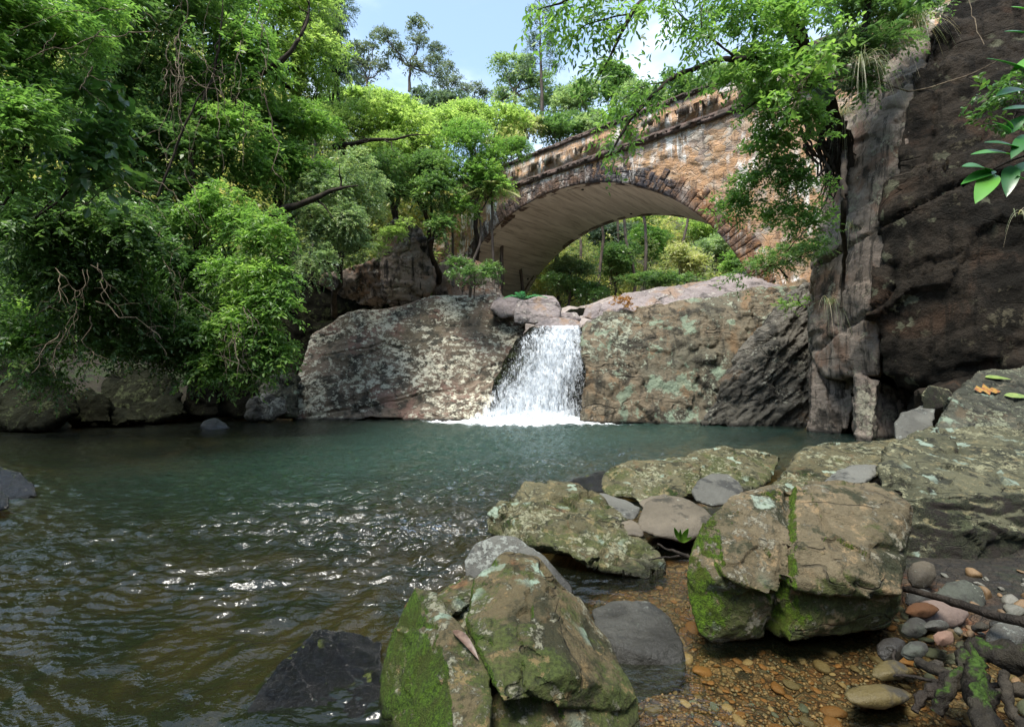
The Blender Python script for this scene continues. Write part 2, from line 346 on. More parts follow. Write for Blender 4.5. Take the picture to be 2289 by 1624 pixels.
def build_water():
    nr_, nc = 900, 640
    v = np.linspace(0, 1, nr_); y = 1.0 / (1 / .9 + (1 / 23. - 1 / .9) * v)
    u = np.linspace(-1.25, 1.15, nc)
    Y = np.repeat(y, nc); X = np.tile(u, nr_) * Y * 1.02 + 0
    X = X.reshape(nr_, nc); Y = Y.reshape(nr_, nc)
    X = np.concatenate([np.full((nr_, 1), -40.), X, np.maximum(X[:, -1:] + .5, 13.)], 1); Y = np.concatenate([Y[:, :1], Y, Y[:, :1]], 1)       # out to the far banks
    X = np.concatenate([np.linspace(-40, 13, nc + 2)[None], X], 0); Y = np.concatenate([np.full((1, nc + 2), -14.), Y], 0); nr_ += 1; nc += 2; X = X.ravel(); Y = Y.ravel()
    dep = -terrain(np.stack([X, Y], 1)); Z, chop = wave(X, Y); out = (X < -1.27 * Y - .1) | (X > 1.2 * Y + .1) | (Y < .8); Z = np.where(out, 0, Z)
    r = np.hypot((X - FALL[0]) / 1.5, (Y - FALL[1] + .5) / 1.0)
    white = sm(3.4, .6, r) * .85 * sm(13.2, 15.6, Y) + .5 * sm(1.4, .6, np.hypot((X - FALL[0] + .9) / 2.6, (Y - FALL[1] + .4) / .8))
    teal = np.clip(sm(-7.5, -1., X - .1 * (Y - 8)) * sm(3.5, 9, Y), 0, 1)
    Z += .05 * white * np.maximum(0, fbm(np.stack([X * 3, Y * 3, X * 0], 1), 3))
    o = mesh_obj('water', np.stack([X, Y, Z], 1), grid_faces(nr_, nc), water_mat(), attrs={'depth': ('POINT', np.maximum(dep, 0)), 'white': ('POINT', white), 'chop': ('POINT', np.clip(chop * .6, .12, 1)), 'teal': ('POINT', teal)}, smooth=True)
    tag(o, kind='structure')
# ------------------------------------------------------------------ rocks
def voxel(hulls, vs, loc):
    bm = bmesh.new()
    for pts in hulls:
        b = bmesh.new()
        for p in pts: b.verts.new(tuple(np.asarray(p) - loc))
        r = bmesh.ops.convex_hull(b, input=b.verts[:])
        bmesh.ops.delete(b, geom=list({g for g in r['geom_interior'] + r['geom_unused'] if isinstance(g, bmesh.types.BMVert)}), context='VERTS')
        bmesh.ops.recalc_face_normals(b, faces=b.faces[:])
        tmp = bpy.data.meshes.new('t'); b.to_mesh(tmp); b.free(); bm.from_mesh(tmp); bpy.data.meshes.remove(tmp)
    me = bpy.data.meshes.new('t'); bm.to_mesh(me); bm.free()
    o = bpy.data.objects.new('t', me); COL.objects.link(o)
    m = o.modifiers.new('r', 'REMESH'); m.mode = 'VOXEL'; m.voxel_size = vs
    dg = bpy.context.evaluated_depsgraph_get(); e = o.evaluated_get(dg).to_mesh()
    n = len(e.vertices); V = np.empty(n * 3, np.float32); e.vertices.foreach_get('co', V); V = V.reshape(-1, 3).astype(float)
    nf = len(e.polygons); L = np.empty(len(e.loops), np.int32); e.loops.foreach_get('vertex_index', L)
    Fc = L.reshape(-1, 4)
    o.evaluated_get(dg).to_mesh_clear(); bpy.data.objects.remove(o); bpy.data.meshes.remove(me)
    return V, Fc
def relax(V, Fc, k, lam=.5):
    n = len(V)
    for _ in range(k):
        A = np.zeros((n, 3)); C = np.zeros(n)
        for a, b in ((0, 1), (1, 2), (2, 3), (3, 0)):
            for c in range(3):
                A[:, c] += np.bincount(Fc[:, a], V[Fc[:, b], c], n) + np.bincount(Fc[:, b], V[Fc[:, a], c], n)
            C += np.bincount(Fc[:, a], minlength=n) + np.bincount(Fc[:, b], minlength=n)
        V = V + lam * (A / np.maximum(C, 1)[:, None] - V)
    return V
def vnorm(V, Fc):
    fn = np.cross(V[Fc[:, 2]] - V[Fc[:, 0]], V[Fc[:, 3]] - V[Fc[:, 1]]); N = np.zeros_like(V)
    for k in range(4):
        for c in range(3): N[:, c] += np.bincount(Fc[:, k], fn[:, c], len(V))
    return N / (np.linalg.norm(N, axis=1)[:, None] + 1e-12)
def hull(d, front, thick=.5, shrink=.8):
    """front: (px, py, offset of the forward distance); the back is pushed away by thick and drawn in"""
    f = np.array([P(a, b, d + c) for a, b, c in front]); cen = f.mean(0)
    bk = cen + (f - cen) * shrink
    s = (bk[:, 1] + thick) / bk[:, 1]
    bk = np.stack([bk[:, 0] * s, bk[:, 1] + thick, CAMH + (bk[:, 2] - CAMH) * s], 1)
    bk[:, 2] = np.minimum(bk[:, 2], f[:, 2].max() - .03 * thick)
    return np.concatenate([f, bk])
def rock(name, label, hulls, vs, mat, amp=(.06, 1.2), fine=(.012, 6), crack=(0, 1), smooth=2, group=None, cat='rock', strat=None, warp=0, chip=(0, 1), parent=None, extra=None):
    allp = np.concatenate(hulls); loc = np.array([allp[:, 0].mean(), allp[:, 1].mean(), allp[:, 2].min()])
    V, Fc = voxel(hulls, vs, loc); V = relax(V, Fc, smooth); W = V + loc
    N = vnorm(V, Fc); q = W.copy()
    if strat is not None:
        a = np.array(strat[:3], float); a /= np.linalg.norm(a); q = W + (W @ a)[:, None] * a * (strat[3] - 1)
    D = amp[0] * fbm(q * amp[1], 3) + fine[0] * fbm(q * fine[1], 4, .6)
    if crack[0]: 
        c = np.abs(noise(q * crack[1] + .6 * np.stack([noise(q * 1.3), noise(q * 1.3 + 5), noise(q * 1.3 + 11)], 1) * crack[1] * .3)); D -= crack[0] * sm(.07, 0, c)
    if chip[0]:                                            # stepped, chipped faces
        qq = q + .12 / chip[1] * np.stack([noise(q * 3 * chip[1] + 3), noise(q * 3 * chip[1] + 8), noise(q * 3 * chip[1])], 1)
        D += chip[0] * (1.6 * facets(qq * chip[1] + 31) + .38 * facets(qq * chip[1] * 2.7 + 7))
    if extra is not None: D = D + extra(W, N)
    W = W + N * D[:, None]
    o = mesh_obj(name, W, Fc, mat, parent, None if parent is not None else loc, smooth=True)
    if parent is None: tag(o, label, cat, group)
    return o
def groove(W, a, b, da, db, dep, wd):
    A, B = P(*a, da), P(*b, db); e = (B - A) / np.linalg.norm(B - A); n = np.cross(e, (.25, 1., 0.)); n /= np.linalg.norm(n)
    wob = .10 * fbm(W * .9 + 3, 4, .6); tt = ((W - A) @ e) / np.linalg.norm(B - A); h = (W - A) @ n + wob
    return -dep * sm(wd, 0, np.abs(h)) * sm(-.05, .05, tt) * sm(1.05, .95, tt) - dep * .35 * sm(0, -.5, h) * sm(-.6, 0, h) * sm(0, .1, tt) * sm(1, .9, tt)
GREY1, GREY2 = (.20, .19, .165), (.12, .115, .10)
M = {}
def rock_materials():
    M['boulder'] = rock_mat('mossy_boulder_stone', (.135, .122, .066), (.085, .074, .036), dark=(.018, .020, .010), lichen=(.27, .265, .165), lic=.53, lscale=9, spots=(.30, .37, .28, 7), moss=((.07, .12, .015), (-.5, -.4, .5), 1.0), rust=(.13, .075, .035, .58), fine=55, bs=.6, algae=(.085, .098, .030, .51), wet=.06, darkamt=.50)
    M['moss_boulder'] = rock_mat('moss_covered_stone', (.15, .118, .060), (.09, .074, .038), dark=(.022, .024, .010), lichen=(.27, .26, .18), lic=.52, lscale=9, spots=(.32, .42, .32, 6), moss=((.11, .21, .010), (-.98, -.25, -.2), .36), rust=(.17, .08, .035, .55), fine=60, bs=.65, algae=(.078, .105, .022, .50), wet=.05, darkamt=.51)
    M['big_boulder'] = rock_mat('brown_mottled_stone', (.185, .148, .088), (.11, .090, .05), dark=(.022, .028, .012), lichen=(.27, .25, .18), lic=.56, lscale=8, spots=(.32, .38, .30, 5), moss=((.14, .26, .01), (-1, -.3, .0), .58), rust=(.18, .115, .055, .57), fine=55, bs=.65, algae=(.072, .090, .020, .505), wet=.05, darkamt=.51)
    M['slab_boulder'] = rock_mat('lichen_covered_stone', (.125, .120, .070), (.065, .066, .038), dark=(.02, .022, .015), lichen=(.27, .26, .155), lic=.52, lscale=8, spots=(.27, .34, .27, 6), moss=((.075, .082, .045), (0, -1, -.5), .34), fine=60, bs=.6, algae=(.06, .07, .032, .52), wet=.05)
    M['angular'] = rock_mat('dark_angular_stone', (.10, .098, .072), (.05, .052, .036), dark=(.018, .018, .013), lichen=(.22, .23, .15), lic=.56, lscale=8, spots=(.24, .30, .22, 5), fine=60, bs=.6, algae=(.06, .068, .03, .52), wet=.05, rust=(.10, .075, .045, .58))
    M['bank'] = rock_mat('green_bank_stone_painted_shade', (.024, .026, .015), (.012, .013, .008), dark=(.006, .007, .004), lichen=(.055, .065, .032), lic=.54, lscale=3, spec=.06, ck=.5, fine=16, bs=1.6)  # shade of the overhanging foliage is put into this dark stone colour
    M['grey'] = rock_mat('smooth_grey_stone', (.14, .138, .118), (.09, .088, .075), dark=(.03, .03, .027), lichen=(.22, .23, .20), lic=.60, lscale=9, ck=.0, fine=90, bs=.22, darkamt=.56, wet=.19, rough=.7)
    M['brown'] = rock_mat('smooth_brown_stone', (.15, .125, .09), (.095, .08, .056), dark=(.028, .026, .018), lichen=(.22, .21, .16), lic=.60, lscale=9, ck=.0, fine=80, bs=.22, darkamt=.54, wet=.19, rough=.7)
    M['wet'] = rock_mat('wet_black_stone', (.009, .009, .008), (.005, .005, .004), lichen=(.10, .12, .03), lic=.66, lscale=8, spots=(.17, .20, .04, 9), ck=0., fine=60, bs=1.1, spec=.75, rough=.13, wet=.02)
    M['falls_left'] = rock_mat('pale_lichen_granite', (.25, .185, .14), (.15, .125, .085), dark=(.035, .035, .027), lichen=(.62, .59, .46), lic=.50, lscale=2.4, rust=(.22, .13, .10, .53), streak=.45, fine=14, bs=1.3, darkamt=.50, moss=((.05, .08, .02), (0, -.5, -.5), 1.55), stretch=(1, 1, 1.5, 0, .25, 0))
    M['falls_right'] = rock_mat('banded_wet_granite', (.21, .165, .11), (.125, .118, .085), dark=(.032, .03, .023), lichen=(.34, .36, .27), lic=.55, lscale=2.2, rust=(.22, .14, .075, .53), streak=.65, fine=14, bs=1.8, darkamt=.51, teal=(.24, .31, .22, .55), moss=((.04, .06, .015), (0, -.6, -.4), 1.6))
    M['fold'] = rock_mat('layered_grey_granite', (.17, .155, .13), (.09, .085, .068), dark=(.025, .024, .02), lichen=(.34, .33, .27), lic=.55, lscale=2.4, streak=.3, fine=14, bs=2.2, darkamt=.49, rust=(.16, .11, .07, .56))
    M['top'] = rock_mat('lilac_grey_granite', (.34, .29, .28), (.22, .19, .185), dark=(.06, .055, .05), lichen=(.44, .40, .36), lic=.58, lscale=2.2, rust=(.28, .19, .13, .54), fine=12, bs=1.6, darkamt=.55)
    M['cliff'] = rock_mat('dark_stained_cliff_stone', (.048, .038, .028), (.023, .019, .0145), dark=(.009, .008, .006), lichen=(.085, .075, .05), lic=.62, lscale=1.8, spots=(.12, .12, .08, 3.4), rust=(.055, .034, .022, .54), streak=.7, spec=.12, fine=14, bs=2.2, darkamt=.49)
    M['cliff_side'] = rock_mat('cliff_side_stone_painted_skylight', (.31, .255, .205), (.20, .16, .13), dark=(.03, .026, .02), lichen=(.32, .30, .22), lic=.58, lscale=1.8, rust=(.20, .12, .08, .53), streak=.85, ck=.25, fine=14, bs=1.8, darkamt=.54)  # light from the open gorge sky is put into this paler colour
    M['cave'] = rock_mat('bank_stone_painted_shade', (.012, .012, .008), (.006, .006, .004), dark=(.003, .003, .0025), lichen=(.032, .038, .018), lic=.54, lscale=3, moss=((.03, .05, .012), (0, -.3, .9), .9), spec=.04, fine=16, bs=1.6)  # near-black colour carries the shade under the bank foliage and in the hollow
    M['overhang'] = rock_mat('streaked_overhang_stone', (.36, .27, .21), (.22, .175, .14), dark=(.022, .018, .015), lichen=(.48, .42, .35), lic=.57, lscale=1.9, rust=(.27, .15, .085, .53), streak=.9, fine=12, bs=2.0, darkamt=.53)
def build_rocks():
    B = lambda name, label, d, fr, thick, vs, m, **k: rock(name, label, [hull(d, fr, thick)], vs, M[m], **k)
    # ---- near boulders
    up = [(1062, 1292, .52), (1130, 1237, .62), (1200, 1246, .62), (1285, 1330, .55), (1372, 1440, .38), (1432, 1558, .16), (1400, 1590, .1), (1272, 1500, .0), (1122, 1566, -.12), (1085, 1480, .03), (1045, 1385, .25)]
    low = [(1070, 1420, .32), (1120, 1560, .02), (1272, 1496, .12), (1432, 1556, .2), (1443, 1640, .1), (1350, 1760, -.12), (1100, 1780, -.25), (1085, 1600, 0)]
    left = [(928, 1312, .50), (975, 1322, .42), (985, 1400, .20), (1018, 1440, .13), (1092, 1500, .03), (1100, 1560, -.08), (1040, 1560, -.08), (1105, 1780, -.32), (1050, 1780, -.40), (815, 1780, .12), (836, 1600, .26), (850, 1500, .36), (872, 1440, .44)]
    chunk = [(962, 1340, .5), (1048, 1284, .6), (1066, 1296, .55), (1048, 1350, .42), (985, 1392, .3), (970, 1378, .35)]
    rock('boulder', 'jagged brown boulder split by a mossy cleft, vivid green moss down its left face', [hull(1.74, up, .5), hull(1.74, low, .45), hull(1.74, left, .4), hull(1.74, chunk, .2), hull(1.74, [(1030, 1360, .45), (1075, 1400, .35), (1110, 1540, .12), (1040, 1500, .25), (990, 1420, .4)], .3)], .0075, M['moss_boulder'], amp=(.014, 2.4), fine=(.0038, 15), crack=(.009, 1.7), chip=(.016, 2.3), strat=(.8, .1, .6, 1.4), smooth=2, cat='boulder')
    B('boulder', 'blue grey boulder hidden half behind the jagged mossy one', 3.0, [(1035, 1250, .1), (1062, 1212, .2), (1110, 1194, .25), (1150, 1200, .25), (1215, 1240, .2), (1282, 1312, .05), (1280, 1400, -.1), (1040, 1400, -.15)], .5, .012, 'grey', amp=(.012, 3), fine=(.004, 18), cat='boulder', smooth=3)
    B('boulder', 'smooth blue grey boulder with a black wet front, right beside the jagged mossy one', 2.28, [(1322, 1362, .35), (1365, 1343, .42), (1450, 1345, .42), (1500, 1378, .3), (1528, 1440, .12), (1532, 1500, .0), (1515, 1535, -.02), (1440, 1575, -.05), (1390, 1580, -.05), (1372, 1520, .0), (1425, 1455, .02), (1330, 1420, .1)], .35, .008, 'grey', amp=(.012, 3.5), fine=(.0035, 22), cat='boulder', smooth=4)
    uf = [(1610, 1130, .42), (1632, 1107, .5), (1668, 1095, .55), (1728, 1078, .6), (1762, 1086, .5), (1752, 1290, .06), (1722, 1330, -.02), (1617, 1288, .02), (1560, 1330, .16), (1541, 1285, .22), (1545, 1238, .3), (1585, 1160, .4)]
    ufl = [(1541, 1285, .24), (1617, 1290, .08), (1724, 1330, .05), (1758, 1340, .06), (1752, 1425, .1), (1697, 1432, .1), (1592, 1436, .1), (1562, 1414, .12), (1548, 1343, .18)]
    ur = [(1752, 1084, .52), (1828, 1079, .6), (1955, 1081, .6), (1992, 1094, .5), (2028, 1128, .38), (2036, 1180, .32), (2029, 1252, .2), (2012, 1328, .0), (1908, 1285, -.03), (1850, 1330, -.02), (1754, 1310, .02), (1750, 1200, .2)]
    url = [(1750, 1300, .12), (1850, 1330, .06), (1908, 1287, .06), (2014, 1328, .08), (2010, 1370, .12), (1984, 1402, .14), (1864, 1410, .12), (1792, 1420, .06), (1763, 1434, .04), (1745, 1400, .08)]
    rock('boulder', 'large squarish tan boulder with lime moss on its left flank and a deep upright crease', [hull(2.38, uf, .5), hull(2.38, ufl, .4), hull(2.38, ur, .55), hull(2.38, url, .45), hull(2.38, [(1690, 1098, .56), (1810, 1096, .56), (1810, 1418, .10), (1690, 1420, .12), (1810, 1290, .06), (1690, 1290, .08)], .3)], .0085, M['big_boulder'], extra=lambda W, N: groove(W, (1748, 1075), (1738, 1430), 2.95, 2.42, .055, .045) + groove(W, (1600, 1250), (1730, 1330), 2.5, 2.4, .03, .03) + groove(W, (1850, 1180), (2030, 1250), 2.6, 2.6, .02, .025), amp=(.018, 2.8), fine=(.006, 15), crack=(.009, 1.6), chip=(.016, 2.2), cat='boulder')
    cs = [(1958, 1040, .9), (2010, 985, 1.5), (2085, 966, 1.8), (2289, 960, 1.9), (2480, 962, 1.9), (2480, 1110, .6), (2289, 1110, .6), (2110, 1108, .55), (1975, 1095, .7)]
    cf = [(1945, 1110, .62), (2110, 1106, .5), (2300, 1106, .5), (2480, 1106, .5), (2480, 1315, .3), (2289, 1296, .3), (2180, 1300, .25), (2100, 1282, .3), (1990, 1262, .4), (1960, 1180, .5)]
    rock('boulder', 'huge flat-topped slab crusted with pale lichen, behind the squarish tan boulder', [hull(3.1, cs, .8, .9), hull(3.1, cf, 1.2, .9)], .016, M['slab_boulder'], amp=(.03, 1.6), fine=(.009, 9), crack=(.02, 1.2), chip=(.032, 2), strat=(.1, -.3, 1, 2.6), cat='boulder')
    B('boulder', 'long pointed olive boulder lying in the shallow water, mossy dark underside', 3.25, [(1090, 1160, .85), (1108, 1130, .95), (1170, 1085, 1.35), (1225, 1074, 1.4), (1290, 1082, 1.3), (1380, 1140, .9), (1440, 1200, .6), (1478, 1248, .3), (1496, 1282, .1), (1440, 1294, .0), (1350, 1272, .05), (1240, 1225, .2), (1195, 1178, .45), (1130, 1200, .7), (1095, 1195, .8)], .55, .012, 'boulder', amp=(.025, 2.2), fine=(.008, 12), crack=(.02, 2), chip=(.03, 3), strat=(.7, .3, .9, 2), cat='boulder')
    B('boulder', 'long low tan boulder behind the small round stones near the pool edge', 5.3, [(1340, 1090, .2), (1352, 1058, .4), (1385, 1042, .6), (1470, 1028, .8), (1560, 1020, .9), (1570, 1050, .5), (1560, 1110, .1), (1480, 1115, .05), (1360, 1110, 0)], .7, .02, 'boulder', amp=(.03, 1.8), fine=(.01, 9), chip=(.02, 2), cat='boulder')
    B('boulder', 'dark wet low stone trailing into the pool from the long tan boulder', 5.35, [(1272, 1078, .2), (1300, 1072, .3), (1340, 1052, .5), (1375, 1050, .5), (1385, 1105, .0), (1300, 1100, 0)], .4, .018, 'wet', amp=(.02, 2.5), fine=(.01, 10), cat='boulder')
    B('boulder', 'broad flat-backed olive boulder at the pool edge, behind the round grey stone', 5.7, [(1515, 1030, .8), (1545, 1012, 1.1), (1620, 1003, 1.3), (1690, 1006, 1.3), (1745, 1022, 1.2), (1735, 1062, .7), (1690, 1095, .1), (1600, 1110, 0), (1560, 1080, .2), (1530, 1050, .6)], .9, .02, 'boulder', amp=(.035, 1.6), fine=(.01, 9), crack=(.02, 1.8), chip=(.02, 2), cat='boulder')
    B('boulder', 'wedge of olive boulder with white lichen patches, left of the huge slab', 4.3, [(1728, 1078, .5), (1760, 1040, .8), (1800, 1000, 1.2), (1850, 988, 1.5), (1890, 1000, 1.5), (1930, 1000, 1.6), (2010, 985, 1.6), (2000, 1030, 1.0), (1960, 1060, .5), (1900, 1120, .1), (1740, 1120, .1)], .9, .018, 'boulder', amp=(.03, 1.8), fine=(.01, 9), chip=(.02, 2), cat='boulder')
    B('stone', 'pale flaky stone slab wedged between the olive wedge and the huge slab', 3.75, [(1838, 1078, .2), (1860, 1058, .4), (1905, 1040, .5), (1960, 1038, .5), (1965, 1058, .3), (1930, 1080, .1), (1860, 1090, 0)], .3, .014, 'grey', amp=(.01, 3), fine=(.005, 12), chip=(.012, 4), strat=(0, 0, 1, 3), cat='stone')
    B('boulder', 'angular dark boulder carrying fallen yellow and green leaves, under the cliff', 4.9, [(2078, 962, .2), (2110, 905, .5), (2160, 860, .9), (2185, 826, 1.2), (2230, 822, 1.3), (2300, 830, 1.3), (2420, 830, 1.3), (2420, 975, .2), (2270, 970, .15), (2170, 930, .4), (2130, 968, .1)], 1.0, .018, 'angular', amp=(.03, 1.8), fine=(.01, 9), crack=(.015, 1.6), chip=(.02, 2.2), cat='boulder')
    B('boulder', 'pale grey block between the leaf-strewn boulder and the dark cave', 6.3, [(2000, 945, .3), (2015, 925, .5), (2060, 905, .8), (2095, 905, .8), (2085, 960, .2), (2040, 995, 0), (2002, 990, 0)], .6, .02, 'grey', amp=(.02, 2), fine=(.008, 8), chip=(.015, 2.5), cat='boulder')
    B('stone', 'small greenish wedge stone above the pale grey block', 7.0, [(2056, 880, .0), (2075, 860, .1), (2120, 870, .2), (2140, 900, .1), (2100, 915, 0), (2065, 920, 0)], .4, .02, 'slab_boulder', amp=(.02, 2), fine=(.008, 8), cat='stone')
    B('stone', 'round brown-grey stone with a dark wet belly, behind the lime seedling', 3.8, [(1425, 1165, .1), (1440, 1125, .35), (1478, 1105, .5), (1525, 1110, .45), (1575, 1132, .3), (1602, 1160, .1), (1590, 1190, .0), (1530, 1213, -.05), (1470, 1200, -.05), (1432, 1185, 0)], .4, .012, 'brown', amp=(.012, 2.5), fine=(.003, 16), smooth=6, cat='stone')
    B('stone', 'smooth egg-shaped grey stone leaning on the broad olive boulder', 4.5, [(1546, 1098, .1), (1560, 1072, .3), (1590, 1056, .4), (1630, 1058, .4), (1655, 1078, .3), (1664, 1100, .2), (1640, 1125, 0), (1590, 1132, -.05), (1555, 1120, 0)], .4, .012, 'grey', amp=(.01, 2.5), fine=(.003, 16), smooth=6, cat='stone')
    B('stone', 'squat tan stone above the round brown-grey one', 4.6, [(1406, 1105, .1), (1425, 1078, .3), (1465, 1066, .4), (1510, 1064, .4), (1534, 1080, .3), (1536, 1108, .1), (1500, 1122, 0), (1430, 1124, 0)], .35, .012, 'boulder', amp=(.014, 3), fine=(.005, 14), chip=(.01, 4), cat='stone')
    B('stone', 'flat blue-black wet stone beside the long pointed boulder', 4.0, [(1308, 1108, .5), (1350, 1102, .6), (1400, 1118, .5), (1432, 1135, .2), (1420, 1160, .05), (1370, 1160, 0), (1330, 1140, .2)], .3, .012, 'grey', amp=(.012, 3), fine=(.005, 14), cat='stone')
    B('stone', 'small tan stone half hidden behind the round brown-grey one', 4.25, [(1425, 1122, .1), (1450, 1110, .2), (1490, 1104, .2), (1500, 1125, .0), (1440, 1138, 0)], .2, .01, 'brown', amp=(.01, 3), fine=(.004, 16), smooth=4, cat='stone')
    B('stone', 'flat pinkish stone awash between the long pointed boulder and round stone', 3.75, [(1385, 1168, .15), (1410, 1160, .2), (1436, 1176, .1), (1440, 1200, .0), (1400, 1196, 0)], .15, .01, 'brown', amp=(.006, 3), fine=(.003, 16), smooth=4, cat='stone')
    B('boulder', 'black wet boulder with yellow-green lichen spots, awash in the pool', 1.97, [(540, 1600, -.02), (600, 1510, .12), (655, 1450, .27), (705, 1412, .40), (760, 1404, .44), (815, 1415, .46), (850, 1440, .42), (842, 1560, .12), (835, 1640, -.06), (760, 1670, -.1), (620, 1650, -.08)], .35, .008, 'wet', amp=(.02, 3), fine=(.009, 14), crack=(.012, 2.5), chip=(.014, 4), smooth=2, cat='boulder')
    B('boulder', 'grey wet boulder cut by the left edge of the pool', 5.5, [(-80, 1110, -.1), (-80, 1040, .3), (0, 1043, .35), (45, 1055, .25), (75, 1080, .1), (80, 1108, .0), (30, 1120, -.05)], .5, .016, 'wet', amp=(.02, 2), fine=(.006, 12), cat='boulder')
    B('boulder', 'dark mossy stone low at the left edge, in front of the grey wet one', 4.7, [(-60, 1100, .2), (0, 1096, .2), (18, 1112, .1), (16, 1136, 0), (-60, 1150, -.1)], .3, .014, 'wet', amp=(.02, 2), fine=(.006, 12), cat='boulder')
    B('stone', 'lone small stone breaking the surface of the pool', 13.6, [(446, 958, 0), (455, 942, .1), (480, 932, .2), (504, 944, .15), (516, 958, 0), (480, 966, -.1)], .5, .03, 'grey', amp=(.03, 2), fine=(.01, 6), cat='stone')
    # cobbles on the right shore
    cob = [('large pinkish cobble under the dark fallen stick', 2095, 1372, 70, 38, 2.62, 'pink'), ('rust orange flat cobble', 2062, 1362, 40, 20, 2.55, 'orange'),
           ('rounded grey cobble beside the tan boulder, under the dark stick', 2055, 1338, 34, 24, 2.78, 'g'), ('brown cobble wedged between tan boulder and huge slab', 2058, 1284, 36, 34, 3.0, 'b'),
           ('mossy green cobble at the foot of the tan boulder', 2045, 1402, 32, 24, 2.42, 'gg'), ('small grey flat cobble next to the pink round one', 2092, 1398, 30, 14, 2.42, 'g'),
           ('small round pink cobble', 2108, 1425, 26, 20, 2.32, 'pink2'), ('greenish grey split cobble near the roots', 2046, 1452, 32, 24, 2.2, 'gg'),
           ('olive angular cobble at the waterline', 1990, 1500, 44, 26, 2.08, 'olive'), ('dark round cobble in the shade of the tan boulder', 1995, 1452, 34, 30, 2.25, 'dark'),
           ('blue-grey flat slab stone above the mossy roots', 2270, 1420, 78, 40, 2.35, 'g'), ('angular green stone behind the dark stick', 2145, 1345, 58, 48, 2.8, 'gg'),
           ('small brown cobble behind the blue-grey flat slab', 2190, 1402, 24, 14, 2.45, 'b'), ('grey-white cobble at the right end of the dark stick', 2240, 1395, 30, 16, 2.55, 'g'),
           ('dark cobble beneath the huge slab', 2230, 1322, 46, 26, 3.0, 'dark'), ('long wet olive stone awash beside the roots', 1960, 1556, 84, 30, 1.98, 'olive'), ('brown cobble just above the broken grey stub of wood', 2088, 1488, 26, 16, 2.15, 'b')]
    mats = {'pink': rock_mat('pinkish_cobble', (0.198, 0.144, 0.12), (0.144, 0.108, 0.09), lic=.7, lscale=9, fine=90, bs=.12, darkamt=.62, wet=.03), 'pink2': rock_mat('salmon_cobble', (0.216, 0.126, 0.09), (0.162, 0.102, 0.072), lic=.72, lscale=9, fine=90, bs=.12, darkamt=.64, wet=.03),
            'orange': rock_mat('rusty_cobble', (0.144, 0.06, 0.021), (0.078, 0.036, 0.015), lic=.75, lscale=9, fine=90, bs=.12, darkamt=.6, wet=.03), 'b': M['brown'], 'g': M['grey'],
            'gg': rock_mat('green_grey_cobble', (0.078, 0.084, 0.066), (0.048, 0.051, 0.039), lic=.66, lscale=10, fine=90, bs=.15, wet=.03), 'olive': rock_mat('olive_wet_cobble', (0.102, 0.078, 0.03), (0.054, 0.048, 0.021), lic=.72, lscale=10, fine=80, bs=.15, rough=.4, wet=.03),
            'dark': rock_mat('dark_wet_cobble', (0.036, 0.033, 0.027), (0.021, 0.018, 0.015), lic=.72, lscale=10, fine=80, bs=.15, rough=.35, wet=.03)}
    M.update({'c_' + k: v for k, v in mats.items()})
    for lab, px, py, rx, ry, d, m in cob:
        rr = np.random.default_rng(int(px)); pts = []
        for k in range(9):
            a = k / 9 * 2 * math.pi; e = rr.uniform(.88, 1.1); pts.append((px + math.cos(a) * rx * e, py + math.sin(a) * ry * e, -.03 * math.sin(a) * ry / 20))
        pts.append((px, py + ry * .1, -.045))
        rock('cobble', lab if len(lab.split()) > 3 else lab + ' on the right shore', [hull(d, pts, rx / F * d * 1.1, .75)], max(.005, rx / F * d / 12), mats[m], amp=(.006, 5), fine=(.0015, 30), smooth=4, group='cobbles on the right shore', cat='cobble')
    # ---- rocks round the fall
    ls = [(655, 935, -.2), (668, 850, .2), (690, 750, .8), (760, 706, 1.3), (835, 690, 1.7), (900, 688, 1.9), (960, 668, 2.1), (1010, 662, 2.3), (1100, 660, 2.4), (1150, 676, 2.2), (1176, 702, 2.0), (1182, 735, 1.7), (1140, 775, 1.2), (1128, 850, .7), (1090, 935, -.2), (900, 935, -.6), (750, 935, -.6), (860, 780, .6), (1040, 760, .8)]
    rock('rock_outcrop', 'broad hump of pale lichen-spotted granite left of the waterfall', [hull(17.6, ls, 3.0, .85), hull(17.3, [(700, 800, .9), (770, 790, .6), (820, 940, -.5), (665, 945, -.3), (640, 880, .2)], 2), hull(17.0, [(980, 870, 0.6), (1100, 850, .6), (1160, 930, -.1), (1000, 945, -.6), (900, 940, -.4)], 1.5)], .055, M['falls_left'], amp=(.16, .45), fine=(.03, 2.4), crack=(.06, .35), chip=(.04, .6), strat=(-.35, 0, 1, 1.3), smooth=3, extra=lambda W, N: groove(W, (700, 925), (1085, 858), 17.2, 17.4, .12, .05) + groove(W, (1085, 858), (1175, 800), 17.4, 18, .10, .05) + groove(W, (860, 760), (720, 800), 18, 17.9, .07, .05), cat='rock outcrop')
    rock('rock_outcrop', 'orange and green streaked rock wall right of the waterfall', [hull(15.6, [(1300, 940, -.1), (1304, 820, .2), (1306, 728, 1.2), (1360, 700, 1.6), (1500, 690, 1.7), (1640, 670, 1.6), (1800, 625, 1.4), (1815, 700, .8), (1815, 945, -.1), (1560, 955, -.4), (1420, 945, -.3), (1450, 790, .3)], 2.6, .92)], .05, M['falls_right'], amp=(.12, .55), fine=(.03, 2.6), crack=(.06, .5), chip=(.075, .9), strat=(.1, 0, 1, 1.3), smooth=2, cat='rock outcrop')
